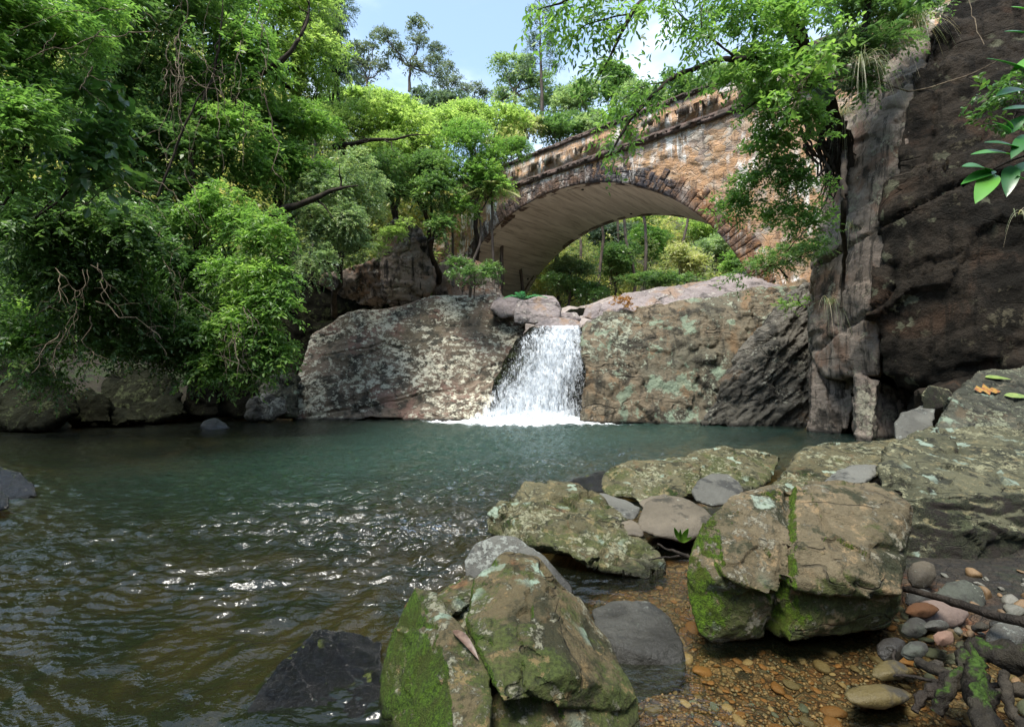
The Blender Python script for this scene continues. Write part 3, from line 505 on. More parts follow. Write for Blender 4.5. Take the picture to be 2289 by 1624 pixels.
    rock('rock_outcrop', 'smooth lilac-grey rock ramp rising above the streaked wall towards the cliff', [hull(17.2, [(1300, 735, -.1), (1345, 700, .4), (1400, 672, 1.0), (1500, 652, 1.7), (1640, 620, 2.4), (1800, 575, 3), (1860, 580, 2.6), (1840, 660, .2), (1640, 700, .0), (1450, 715, -.2)], 2.5, .9)], .06, M['top'], amp=(.13, .5), fine=(.04, 2), crack=(.06, .5), chip=(.05, .8), strat=(.1, 0, 1, 1.8), cat='rock outcrop')
    rock('rock_outcrop', 'grey hump of folded layered rock rising from the pool beside the cliff', [hull(14.6, [(1570, 948, .1), (1600, 900, .2), (1640, 800, .5), (1690, 740, .7), (1760, 660, 1.0), (1815, 630, 1.1), (1830, 700, .8), (1830, 955, .0), (1700, 962, -.3), (1720, 780, .1)], 1.6, .9)], .04, M['fold'], amp=(.12, .8), fine=(.045, 3), crack=(.04, .9), chip=(.07, 1.1), strat=(-.6, 0, .8, 3), cat='rock outcrop')
    # step the water falls over
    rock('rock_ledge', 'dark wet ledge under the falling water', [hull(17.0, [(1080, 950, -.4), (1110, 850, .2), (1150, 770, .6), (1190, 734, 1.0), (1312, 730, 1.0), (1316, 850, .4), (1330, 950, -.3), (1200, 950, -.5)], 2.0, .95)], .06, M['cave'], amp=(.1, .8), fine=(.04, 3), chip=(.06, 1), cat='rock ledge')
    st = [('rounded grey rock at the lip of the waterfall, beside the fern', 18.3, [(1148, 700, 0), (1160, 672, .3), (1200, 660, .5), (1240, 664, .5), (1258, 690, .3), (1250, 718, .0), (1200, 725, -.1), (1150, 722, -.1)], 1.2, 'top'),
          ('low brown rock between the granite hump and the rounded grey rock', 18.9, [(1095, 690, 0), (1110, 664, .3), (1150, 662, .3), (1180, 672, .2), (1185, 700, 0), (1120, 712, 0)], 1.0, 'top'),
          ('flat grey stone in the middle of the waterfall lip', 17.9, [(1190, 727, 0), (1215, 712, .2), (1270, 706, .3), (1298, 716, .2), (1302, 730, 0), (1240, 736, -.1)], .8, 'top'),
          ('small block behind the lip of the waterfall', 19.3, [(1243, 712, 0), (1255, 698, .1), (1290, 700, .1), (1300, 715, 0), (1270, 722, 0)], .6, 'top'),
          ('reddish block upstream, right of the waterfall lip', 20.0, [(1300, 710, 0), (1310, 685, .3), (1340, 678, .3), (1360, 690, .2), (1350, 718, 0)], .8, 'top'),
          ('mottled grey rock beside the orange-leaved plant', 19.6, [(1330, 712, 0), (1350, 675, .5), (1400, 655, .9), (1500, 640, 1.2), (1640, 618, 1.5), (1650, 680, .2), (1400, 715, 0)], 1.5, 'top'),
          ('upstream grey rock under the far arch edge', 22.0, [(1255, 705, 0), (1275, 690, .2), (1310, 688, .2), (1330, 702, 0), (1290, 715, 0)], .8, 'cave')]
    for lab, d, pts, th, m in st:
        rock('boulder', lab, [hull(d, pts, th)], .05, M[m], amp=(.06, .9), fine=(.025, 3), chip=(.03, 1.4), cat='boulder', smooth=3)
    rock('boulder', 'tall rust-streaked boulder overhanging a dark hollow', [hull(20.0, [(845, 560, 0), (862, 502, .5), (905, 488, .8), (935, 500, .8), (958, 540, .5), (972, 600, .2), (968, 645, .0), (945, 690, .1), (880, 690, .2), (850, 640, -.3)], 2.2), hull(20.2, [(720, 610, .6), (800, 590, .3), (870, 570, 0), (890, 650, .3), (840, 700, 1.4), (740, 720, 2.2), (690, 700, 2.0)], 2.4)], .06, M['overhang'], amp=(.16, .6), fine=(.06, 2), crack=(.08, .7), chip=(.06, 1), smooth=3, cat='boulder')
    rock('boulder', 'brown boulder between the overhanging one and the left foot of the arch', [hull(21.5, [(960, 690, 0), (975, 600, .3), (1000, 570, .6), (1060, 575, .6), (1110, 600, .4), (1130, 670, 0), (1060, 700, -.2)], 2.2)], .06, M['overhang'], amp=(.14, .7), fine=(.05, 2), cat='boulder')
    # ---- left bank rocks
    lb = [('big lichen-green boulder at the far left under the shrubs', 12.8, [(-60, 960, 0), (-60, 790, .7), (20, 780, .8), (90, 800, .6), (140, 860, .3), (172, 925, .0), (100, 955, -.3), (0, 962, -.3)], 2.0),
          ('low dark boulder beside the lichen-green one', 13.8, [(160, 945, 0), (172, 890, .4), (200, 865, .5), (240, 900, .2), (250, 945, 0)], 1.2),
          ('broad dark sloping boulder under the hanging foliage', 15.2, [(215, 935, 0), (225, 850, .6), (265, 815, .9), (330, 820, .8), (400, 850, .5), (418, 925, 0), (330, 945, -.3)], 1.8),
          ('upright shadowed boulder in the middle of the bank', 15.8, [(405, 930, 0), (418, 850, .5), (450, 830, .6), (485, 860, .3), (490, 930, 0)], 1.5),
          ('leaning slab of shadowed rock left of the granite hump', 16.6, [(560, 930, 0), (560, 850, .5), (610, 840, .6), (665, 845, .5), (670, 935, 0)], 1.3),
          ('small pale rounded rock at the waterline', 15.9, [(553, 932, 0), (562, 895, .2), (600, 878, .4), (640, 890, .3), (648, 925, 0), (600, 938, -.1)], .8),
          ('low rock shelf just above the water', 14.0, [(160, 948, 0), (180, 925, .2), (240, 918, .3), (310, 925, .2), (335, 938, 0), (250, 952, -.1)], .8),
          ('shadowed rock filling the gap below the hanging vines', 16.4, [(485, 930, 0), (495, 850, .6), (540, 840, .7), (572, 870, .4), (570, 935, 0)], 1.2)]
    for lab, d, pts, th in lb:
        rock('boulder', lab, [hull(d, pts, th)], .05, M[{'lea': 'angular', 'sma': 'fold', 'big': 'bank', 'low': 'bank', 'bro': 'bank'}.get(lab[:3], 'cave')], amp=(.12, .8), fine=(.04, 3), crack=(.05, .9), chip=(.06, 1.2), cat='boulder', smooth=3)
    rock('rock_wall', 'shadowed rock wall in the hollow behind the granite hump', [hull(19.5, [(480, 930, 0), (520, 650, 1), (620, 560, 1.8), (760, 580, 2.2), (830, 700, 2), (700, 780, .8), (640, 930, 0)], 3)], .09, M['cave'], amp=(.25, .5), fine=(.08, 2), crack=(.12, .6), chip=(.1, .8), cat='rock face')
    # ---- the cliff
    front = [(2052, 175, .5), (2015, 300, .3), (2000, 470, .05), (2090, 70, .9), (2200, -120, 1.6), (2560, -120, .2), (2600, 700, -2.4), (2480, 900, -2.2), (2289, 850, -1.2), (2080, 880, -.1), (1975, 835, .2), (1950, 700, .15), (1990, 560, 0)]
    side = [(1892, 240, 2.4), (1960, 160, 1.8), (2085, 60, 1.2), (2030, 300, .12), (2015, 400, .05), (2000, 560, -.05), (1960, 700, .1), (1965, 840, .25), (1850, 845, 1.6), (1812, 800, 2.2), (1815, 600, 2.6), (1876, 420, 2.6), (1878, 330, 2.6)]
    def clines(W, N):
        return groove(W, (1935, 520), (2110, 440), 10.8, 10.7, .16, .06) + groove(W, (2110, 440), (2300, 370), 10.7, 9.7, .14, .05) + groove(W, (1880, 780), (2000, 640), 11, 10.7, .14, .05) + groove(W, (2060, 620), (2330, 520), 10.6, 9.4, .08, .035) + groove(W, (2120, 60), (2060, 420), 11, 10.7, .10, .05)
    t = empty('cliff', (7, 10.5, -.3), 'towering dark brown cliff with a paler upright side, filling the right of the gorge', 'cliff')
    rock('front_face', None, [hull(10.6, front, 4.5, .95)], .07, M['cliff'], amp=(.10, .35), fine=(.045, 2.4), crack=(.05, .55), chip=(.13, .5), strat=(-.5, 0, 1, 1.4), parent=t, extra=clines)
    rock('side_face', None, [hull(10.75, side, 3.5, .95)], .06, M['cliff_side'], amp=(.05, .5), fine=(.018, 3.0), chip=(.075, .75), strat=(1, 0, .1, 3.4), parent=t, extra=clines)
    c1 = [(1816, 800, 1.25), (1862, 812, .95), (1908, 838, .6), (1906, 900, .5), (1880, 985, .5), (1808, 975, 1.2)]
    c2 = [(1912, 835, .9), (1966, 850, .5), (1960, 900, .35), (1950, 1005, .2), (1917, 990, .5), (1910, 900, .75)]
    rock('column', None, [hull(11.7, c1, 2.5)], .04, M['cliff_side'], amp=(.05, .9), fine=(.03, 3), chip=(.06, 1.2), strat=(1, 0, 0, 3), parent=t)
    rock('column', None, [hull(10.5, c2, 2.0), hull(11.3, [(1950, 850, .2), (2050, 880, .4), (2040, 985, .2), (1955, 985, .0)], 1.5)], .04, M['cliff_side'], amp=(.05, .9), fine=(.03, 3), chip=(.06, 1.2), strat=(1, 0, 0, 3), parent=t)
    rock('roof_block', None, [hull(8.6, [(2040, 870, 1.2), (2289, 840, 0), (2600, 840, -1), (2600, 1000, -1.5), (2289, 960, -.4), (2100, 1000, 2.2), (2030, 985, 2.2)], 3)], .07, M['cliff'], amp=(.1, .6), fine=(.05, 2), chip=(.1, .7), parent=t)
# ------------------------------------------------------------------ pebbles, sticks, roots, leaves lying about
def pebble_mesh(seed, mat):
    bm = bmesh.new(); bmesh.ops.create_icosphere(bm, subdivisions=3, radius=1); rr = np.random.default_rng(seed)
    V = np.array([v.co[:] for v in bm.verts]); V = V * (1 + .16 * fbm(V * 1.1 + seed * 7, 2))[:, None]
    for k in range(5):
        n = rr.normal(size=3); n /= np.linalg.norm(n); h = rr.uniform(.62, .85); s = V @ n; V = V - np.maximum(s - h, 0)[:, None] * n * .9
    V = V * (1, rr.uniform(.6, .85), rr.uniform(.3, .5)); V += .012 * fbm(V * 7, 3)[:, None]
    for v, c in zip(bm.verts, V): v.co = c
    me = bpy.data.meshes.new('pebble'); bm.to_mesh(me); bm.free(); me.materials.append(mat)
    me.polygons.foreach_set('use_smooth', np.ones(len(me.polygons), bool)); return me
def build_pebbles():
    kinds = [('orange', 'small rust-orange pebble lying in the clear shallows by the tan boulder', (.34, .14, .05), (.22, .09, .03)), ('brown', 'small brown pebble lying in the clear shallows by the tan boulder', (.20, .125, .06), (.12, .08, .045)),
             ('grey', 'small grey pebble lying in the clear shallows by the tan boulder', (.17, .16, .13), (.10, .10, .08)), ('tan', 'small pale tan pebble lying in the clear shallows by the tan boulder', (.40, .25, .13), (.30, .18, .09))]
    rr = np.random.default_rng(21); ms = []
    for k, (n, lab, a, b) in enumerate(kinds):
        mt = rock_mat(n + '_pebble', a, b, lic=.8, lscale=12, fine=110, bs=.1, darkamt=.66, wet=.0, rough=.5)
        ms.append([pebble_mesh(10 * k + j, mt) for j in range(3)])
    pts = []
    tries = 0
    while len(pts) < 280 and tries < 9000:
        tries += 1
        px, py = rr.uniform(1440, 2289), rr.uniform(1180, 1640) if rr.random() < .8 else rr.uniform(1400, 1660)
        d = gd(py, -.05); q = P(px, py, d); z = tz(q[0], q[1])
        if z > .01 or z < -.5: continue
        s = rr.choice([.016, .024, .034, .048], p=[.35, .35, .2, .1]) * rr.uniform(.8, 1.2)
        if py < 1300: s *= 1.15
        if any((q[0] - a) ** 2 + (q[1] - b) ** 2 < (s + c) ** 2 * .55 for a, b, c in pts): continue
        pts.append((q[0], q[1], s)); k = rr.choice(4, p=[.4, .33, .12, .15]); nm = ('pebble')
        o = bpy.data.objects.new(nm, ms[k][rr.integers(3)]); COL.objects.link(o); o.location = (q[0], q[1], z + s * .15)
        o.scale = (s, s, s); o.rotation_euler = (rr.uniform(-.25, .25), rr.uniform(-.25, .25), rr.uniform(0, 6.28))
        tag(o, kinds[k][1], 'pebble', kinds[k][0] + ' pebbles in the shallows')
    lots = [('brown', 1, 'rough brown cobble in the jumble between the squarish boulder and the roots'), ('grey', 2, 'rough grey cobble in the jumble between the squarish boulder and the roots'), ('rusty', 0, 'rusty cobble in the jumble between the squarish boulder and the roots')]
    n2 = 0; tries = 0; pts2 = []
    while n2 < 85 and tries < 4000:
        tries += 1; px, py = rr.uniform(1960, 2330), rr.uniform(1290, 1560); d = gd(py, .05); q = P(px, py, d); z = tz(q[0], q[1])
        if z < -.06: continue
        sz = rr.choice([.022, .036, .055], p=[.45, .35, .2]) * rr.uniform(.8, 1.2)
        if any((q[0] - a) ** 2 + (q[1] - b) ** 2 < (sz + c) ** 2 * .5 for a, b, c in pts2): continue
        pts2.append((q[0], q[1], sz)); k = rr.choice(3, p=[.55, .45, .0]); o = bpy.data.objects.new('cobble', ms[lots[k][1]][rr.integers(3)]); COL.objects.link(o); n2 += 1
        o.location = (q[0], q[1], z + sz * .12); o.scale = (sz, sz * rr.uniform(.8, 1.1), sz * rr.uniform(1.1, 1.7)); o.rotation_euler = (rr.uniform(-.5, .5), rr.uniform(-.5, .5), rr.uniform(0, 6.28)); tag(o, lots[k][2], 'cobble', lots[k][0] + ' cobbles in the shore jumble')
    # gravel between them: one heap nobody could count
    n = 5200; V0 = np.array([(1, 0, 0), (-1, 0, 0), (0, 1, 0), (0, -1, 0), (0, 0, 1), (0, 0, -1)], float); f0 = np.array([(0, 2, 4), (2, 1, 4), (1, 3, 4), (3, 0, 4), (2, 0, 5), (1, 2, 5), (3, 1, 5), (0, 3, 5)])
    px = rr.uniform(1300, 2330, n); py = 1180 + 470 * rr.random(n) ** .8
    ds = np.array([gd(b, -.04) for b in py]); XY = np.array([P(a, b, c)[:2] for a, b, c in zip(px, py, ds)]); Z = terrain(XY); k = (Z < -.005)
    XY, Z = XY[k], Z[k]; n = len(XY); s = rr.uniform(.004, .014, n)[:, None]
    V = V0[None] * s[:, None] * rr.uniform(.6, 1.2, (n, 6, 1)) * (1, 1, .6); a = rr.uniform(0, 6.28, n); ca, sa = np.cos(a)[:, None], np.sin(a)[:, None]
    V = np.stack([V[..., 0] * ca - V[..., 1] * sa, V[..., 0] * sa + V[..., 1] * ca, V[..., 2]], -1) + np.concatenate([XY, Z[:, None] + .003], 1)[:, None]
    t = NT('gravel_stone'); c = t.ramp(t.attr('var'), [(0, (.10, .06, .03)), (.35, (.28, .13, .05)), (.6, (.16, .12, .08)), (.8, (.36, .2, .1)), (1, (.1, .1, .08))]); gm = t.done(t.bsdf(c, .5))
    o = mesh_obj('gravel', V.reshape(-1, 3), (f0[None] + np.arange(n)[:, None, None] * 6).reshape(-1, 3), gm, attrs={'var': ('FACE', np.repeat(rr.random(n), 8))}, smooth=True); tag(o, 'fine orange-brown gravel on the bed of the shallows', 'gravel', kind='stuff')
def leaf_blade(base, tip, width, normal, mat, name, label, fold=.25, curl=.1, n=7, cat='leaf', parent=None, group=None, broad=.45, lobed=False):
    base, tip = np.array(base, float), np.array(tip, float); ax = tip - base; L = np.linalg.norm(ax); ax /= L
    nn = np.array(normal, float); nn -= ax * (nn @ ax); nn /= np.linalg.norm(nn); sd = np.cross(ax, nn); V = []
    for i in range(n + 1):
        t = i / n; w = width * (math.sin(math.pi * t ** (.75 if broad < .5 else 1.2)) ** .8) * .5 + .0005
        if lobed: w *= 1 + .7 * math.sin(t * 18)
        c = base + ax * L * t + nn * curl * L * math.sin(math.pi * t)
        V += [c + sd * w + nn * fold * w, c, c - sd * w + nn * fold * w]
    V = np.array(V); V2 = V - nn * .0012
    f = grid_faces(n + 1, 3); f2 = f[:, ::-1] + len(V)
    o = mesh_obj(name, np.concatenate([V, V2]), np.concatenate([f, f2]), mat, parent, None if parent is not None else base, attrs={'var': ('POINT', np.full(len(V) * 2, (abs(base[0] * 37.7) + abs(tip[2] * 91.3)) % 1))}, smooth=True)
    if parent is None: tag(o, label, cat, group)
    return o
def hit(px, py, off=.03):
    """the surface met by the sight line through a pixel: point (pulled off the surface), normal, forward distance"""
    dg = bpy.context.evaluated_depsgraph_get(); o = Vector((0, 0, CAMH)); q = P(px, py, 10.)
    ok, loc, n, *_ = S.ray_cast(dg, o, (Vector(q) - o).normalized())
    if not ok: return q, np.array([0, -1., 0]), 10.
    n = np.array(n); return np.array(loc) + n * off, n, loc[1]
def build_small_things():
    bark = bark_mat('wet_dark_wood', (.035, .028, .022), (.018, .015, .012), 14, .45)
    root = bark_mat('mossy_root_bark', (.028, .024, .017), (.012, .010, .008), 12, .6, moss=(.04, .075, .012))
    root2 = bark_mat('grey_root_bark', (.045, .038, .028), (.02, .017, .013), 12, .75)
    # dark stick over the cobbles
    T = Tubes(); T.add(wiggle(P(2020, 1315, 2.72), P(2330, 1402, 2.15), 16, .02), np.linspace(.014, .024, 16), 8, .25)
    tag(T.build('stick', bark, None, P(2030, 1330, 2.7)), 'straight dark stick slanting over the cobbles to the right edge', 'stick')
    T = Tubes(); T.add(wiggle(P(1470, 1215, 3.4), P(1560, 1255, 3.1), 12, .06), np.linspace(.006, .014, 12), 6, .3); T.add(wiggle(P(1450, 1250, 3.3), P(1540, 1240, 3.2), 10, .05), np.linspace(.004, .010, 10), 6, .3)
    tag(T.build('stick', bark, None, P(1500, 1240, 3.3)), 'wet forked twig stuck at the left foot of the tan boulder', 'stick')
    T = Tubes(); T.add(wiggle(P(1985, 1440, 2.25), P(2010, 1490, 2.1), 8, .1), .006, 5); T.add(wiggle(P(2300, 1535, 1.9), P(1985, 1510, 2.05), 14, .05), np.linspace(.012, .005, 14), 6, .2)
    tag(T.build('stick', bark, None, P(2100, 1510, 2.1)), 'thin black stick lying behind the mossy roots', 'stick')
    T = Tubes(); T.add(wiggle(P(2055, 1480, 2.12), P(2140, 1520, 1.95), 10, .05), np.linspace(.02, .026, 10), 9, .5)
    tag(T.build('driftwood', root2, None, P(2090, 1500, 2.05)), 'broken grey stub of wood between cobbles and roots', 'driftwood')
    T = Tubes(); T.add(wiggle(P(1480, 1720, 1.75), P(1740, 1700, 1.8), 6, .05), .003, 4); T.add(wiggle(P(1790, 1640, 1.9), P(1745, 1580, 2.02), 8, .04), np.linspace(.0035, .002, 8), 5)
    tag(T.build('twig', bark, None, P(1760, 1600, 1.9)), 'thin dark twig poking through the orange shallows', 'twig')
    # roots
    e = empty('tree_roots', (*P(2200, 1560, 1.85)[:2], 0.0), 'mossy tree roots gripping the shore in the bottom right corner', 'roots')
    def rt(pts, r, m=root):
        T = Tubes(); pp = np.array([P(*q) for q in pts]); tt = np.linspace(0, 1, 22); k = np.linspace(0, 1, len(pp)); c = np.stack([np.interp(tt, k, pp[:, j]) for j in range(3)], 1)
        for _ in range(3): c[1:-1] = (c[:-2] + c[1:-1] * 2 + c[2:]) / 4
        T.add(c, np.interp(tt, np.linspace(0, 1, len(r)), r) * .80, 14, .9); T.build('root', m, e)
    rt([(2420, 1500, 1.75), (2289, 1478, 1.85), (2190, 1448, 1.95), (2165, 1440, 2.0), (2150, 1470, 1.98)], [.075, .06, .045, .032, .02])
    rt([(2175, 1450, 1.97), (2180, 1520, 1.85), (2195, 1580, 1.72), (2220, 1680, 1.6)], [.035, .042, .044, .03])
    rt([(2165, 1455, 1.97), (2150, 1500, 1.9), (2110, 1560, 1.85), (2090, 1590, 1.85)], [.03, .028, .028, .02])
    rt([(2160, 1490, 1.92), (2120, 1530, 1.92), (2070, 1545, 1.95), (2045, 1590, 1.93)], [.026, .03, .026, .014], bark)
    rt([(2420, 1560, 1.75), (2300, 1540, 1.82), (2200, 1550, 1.8)], [.03, .024, .012], root2)
    rt([(2240, 1500, 1.85), (2260, 1590, 1.75), (2320, 1680, 1.6)], [.02, .018, .016], root2)
    # leaves lying about
    dry = NT('dry_leaf'); dryb = dry.done(dry.bsdf(dry.mix(dry.mr(dry.noise(60), .4, .6), (.07, .038, .024), (.12, .075, .05)), .5))
    qa, na, _ = hit(1012, 1412, .012); qb, nb, _ = hit(1070, 1480, .012)
    leaf_blade(qa, qb, .03, na + nb, dryb, 'dry_leaf', 'curled brown dry leaf resting on the jagged mossy boulder', .5, .10)
    yl = NT('yellow_leaf'); ylm = yl.done(yl.bsdf(yl.mix(yl.mr(yl.noise(25), .42, .6), (.36, .20, .03), (.24, .08, .02)), .5))
    gl = NT('green_fallen_leaf'); glm = gl.done(gl.bsdf(gl.mix(gl.mr(gl.noise(25), .4, .6), (.22, .28, .06), (.14, .21, .04)), .45))
    for px, py, w, m, lab, lb in ((2230, 846, .11, glm, 'pale green fallen leaf uppermost on the dark angular boulder', False), (2205, 872, .10, ylm, 'orange and yellow fallen leaf on the dark angular boulder', True), (2272, 886, .09, glm, 'yellow-green fallen leaf at the right end of the dark angular boulder', False)):
        a, na, _ = hit(px - 30, py, .02); b, nb, _ = hit(px + 30, py + 5, .02)
        leaf_blade(a, b, w, na + nb, m, 'fallen_leaf', lab, .1, .03, lobed=lb)
    # lime seedling
    lime = leaf_mat('lime_seedling_leaf', (.06, .16, .012), (.09, .22, .016), (.12, .27, .025), .3)
    e = empty('seedling', P(1525, 1215, 3.32), 'tiny lime-green seedling growing by the left foot of the tan boulder', 'seedling')
    for dx, dy, w in ((-18, -34, .03), (14, -32, .035), (-4, -30, .02), (22, -12, .02)):
        leaf_blade(P(1525, 1212, 3.32), P(1525 + dx, 1212 + dy, 3.27), w, (0, -1, .3), lime, 'leaf', None, .3, -.12, parent=e)
# ------------------------------------------------------------------ waterfall
def build_fall():
    t = NT('falling_white_water')
    sx = t.n('ShaderNodeSeparateXYZ'); t.l(t.pos(), sx.inputs[0])
    n = t.noise(1, 7, .75, t.mp(scale=(7, 4, 2.0)), 1.2); n2 = t.noise(1, 4, .7, t.mp(scale=(22, 12, 6)))
    dn = t.attr('dens')
    al = t.mr(t.ma('ADD', t.ma('ADD', t.ma('MULTIPLY', n, 2.6), t.ma('MULTIPLY', n2, .7)), dn), 1.58, 2.2)
    d = t.n('ShaderNodeBsdfDiffuse'); t.set(d.inputs[0], t.mix(t.mr(n2, .35, .65), (.42, .47, .53), (.86, .89, .92)))
    tl = t.n('ShaderNodeBsdfTranslucent'); tl.inputs[0].default_value = (.85, .88, .9, 1)
    m0 = t.n('ShaderNodeMixShader'); m0.inputs[0].default_value = .35; t.l(d.outputs[0], m0.inputs[1]); t.l(tl.outputs[0], m0.inputs[2])
    tr = t.n('ShaderNodeBsdfTransparent'); m = t.n('ShaderNodeMixShader'); t.l(al, m.inputs[0]); t.l(tr.outputs[0], m.inputs[1]); t.l(m0.outputs[0], m.inputs[2])
    wm = t.done(m.outputs[0])
    e = empty('waterfall', (.8, 16.4, 0), 'white waterfall pouring between the granite hump and the streaked rock wall', 'waterfall')
    # edges of the fall, top to bottom (pixels), and forward distance
    rows = [(728, 1196, 1298, 17.75), (736, 1188, 1300, 17.45), (756, 1162, 1304, 17.2), (790, 1150, 1308, 16.9), (830, 1128, 1312, 16.72), (880, 1096, 1318, 16.5), (915, 1072, 1327, 16.35), (942, 1048, 1340, 16.2)]
    ty = np.array([r[0] for r in rows], float)
    rr = np.random.default_rng(5)
    for k in range(4):
        nv, nu = 130, 90; v = np.linspace(728, 945, nv); u = np.linspace(0, 1, nu)
        l = np.interp(v, ty, [r[1] for r in rows]); r_ = np.interp(v, ty, [r[2] for r in rows]); dd = np.interp(v, ty, [r[3] for r in rows])
        V = []; 
        for i in range(nv):
            x = l[i] + (r_[i] - l[i]) * u
            for j in range(nu): V.append(P(x[j], v[i], dd[i] - .12 * k - .05))
        V = np.array(V); V[:, 1] += -.16 * (fbm(V * (2.2, 1, .9) + k * 9, 4)) - .05 * k
        U = np.tile(u, nv); Vv = np.repeat((v - 728) / 217, nu)
        dens = .42 * np.exp(-((U - (.66 - .20 * Vv)) / (.38)) ** 2) - .14 * sm(.08, 0, U) - .25 * sm(.93, 1, U) + .12 * sm(.75, 1, Vv) - .06 - .05 * k - .30 * sm(.62, .95, U) * sm(.35, .8, Vv)
        mesh_obj('water_sheet', V, grid_faces(nv, nu), wm, e, attrs={'dens': ('POINT', dens)}, smooth=True)
    n = 11000; v = 728 + 217 * rr.random(n) ** .75; uu = rr.beta(1.6, 1.3, n); l = np.interp(v, ty, [r[1] for r in rows]); r_ = np.interp(v, ty, [r[2] for r in rows]); dd = np.interp(v, ty, [r[3] for r in rows])
    x = l + (r_ - l) * (uu * 1.08 - .05); C = np.array([P(a, b, c) for a, b, c in zip(x, v, dd - .25 - .55 * rr.random(n) * (v - 728) / 217 - .1)])
    s = .0025 + .006 * rr.random(n) ** 3; V0 = np.array([(1, 0, 0), (-.5, .87, 0), (-.5, -.87, 0), (0, 0, 1.9), (0, 0, -1.5)]); f0 = np.array([(0, 1, 3), (1, 2, 3), (2, 0, 3), (1, 0, 4), (2, 1, 4), (0, 2, 4)])
    V = V0[None] * s[:, None, None] + C[:, None]
    dm = NT('water_drops'); dmt = dm.done(dm.bsdf((.9, .93, .95), .3))
    mesh_obj('spray', V.reshape(-1, 3), (f0[None] + 5 * np.arange(n)[:, None, None]).reshape(-1, 3), dmt, e)['kind'] = 'stuff'
    # churned foam at the foot
    n = 42000; a = rr.uniform(0, 6.28, n); q = rr.random(n) ** .6; X = FALL[0] + .0 + 2.1 * q * np.cos(a); Y = FALL[1] - .75 + .85 * q * np.sin(a); Z = .01 + .45 * rr.random(n) ** 1.3 * (1 - q) ** 1.1
    s = .005 + .013 * rr.random(n) ** 2; V = np.stack([X, Y, Z], 1)[:, None] + V0[None] * (1, 1, .4) * s[:, None, None]
    mesh_obj('foam', V.reshape(-1, 3), (f0[None] + 5 * np.arange(n)[:, None, None]).reshape(-1, 3), dmt, e)['kind'] = 'stuff'
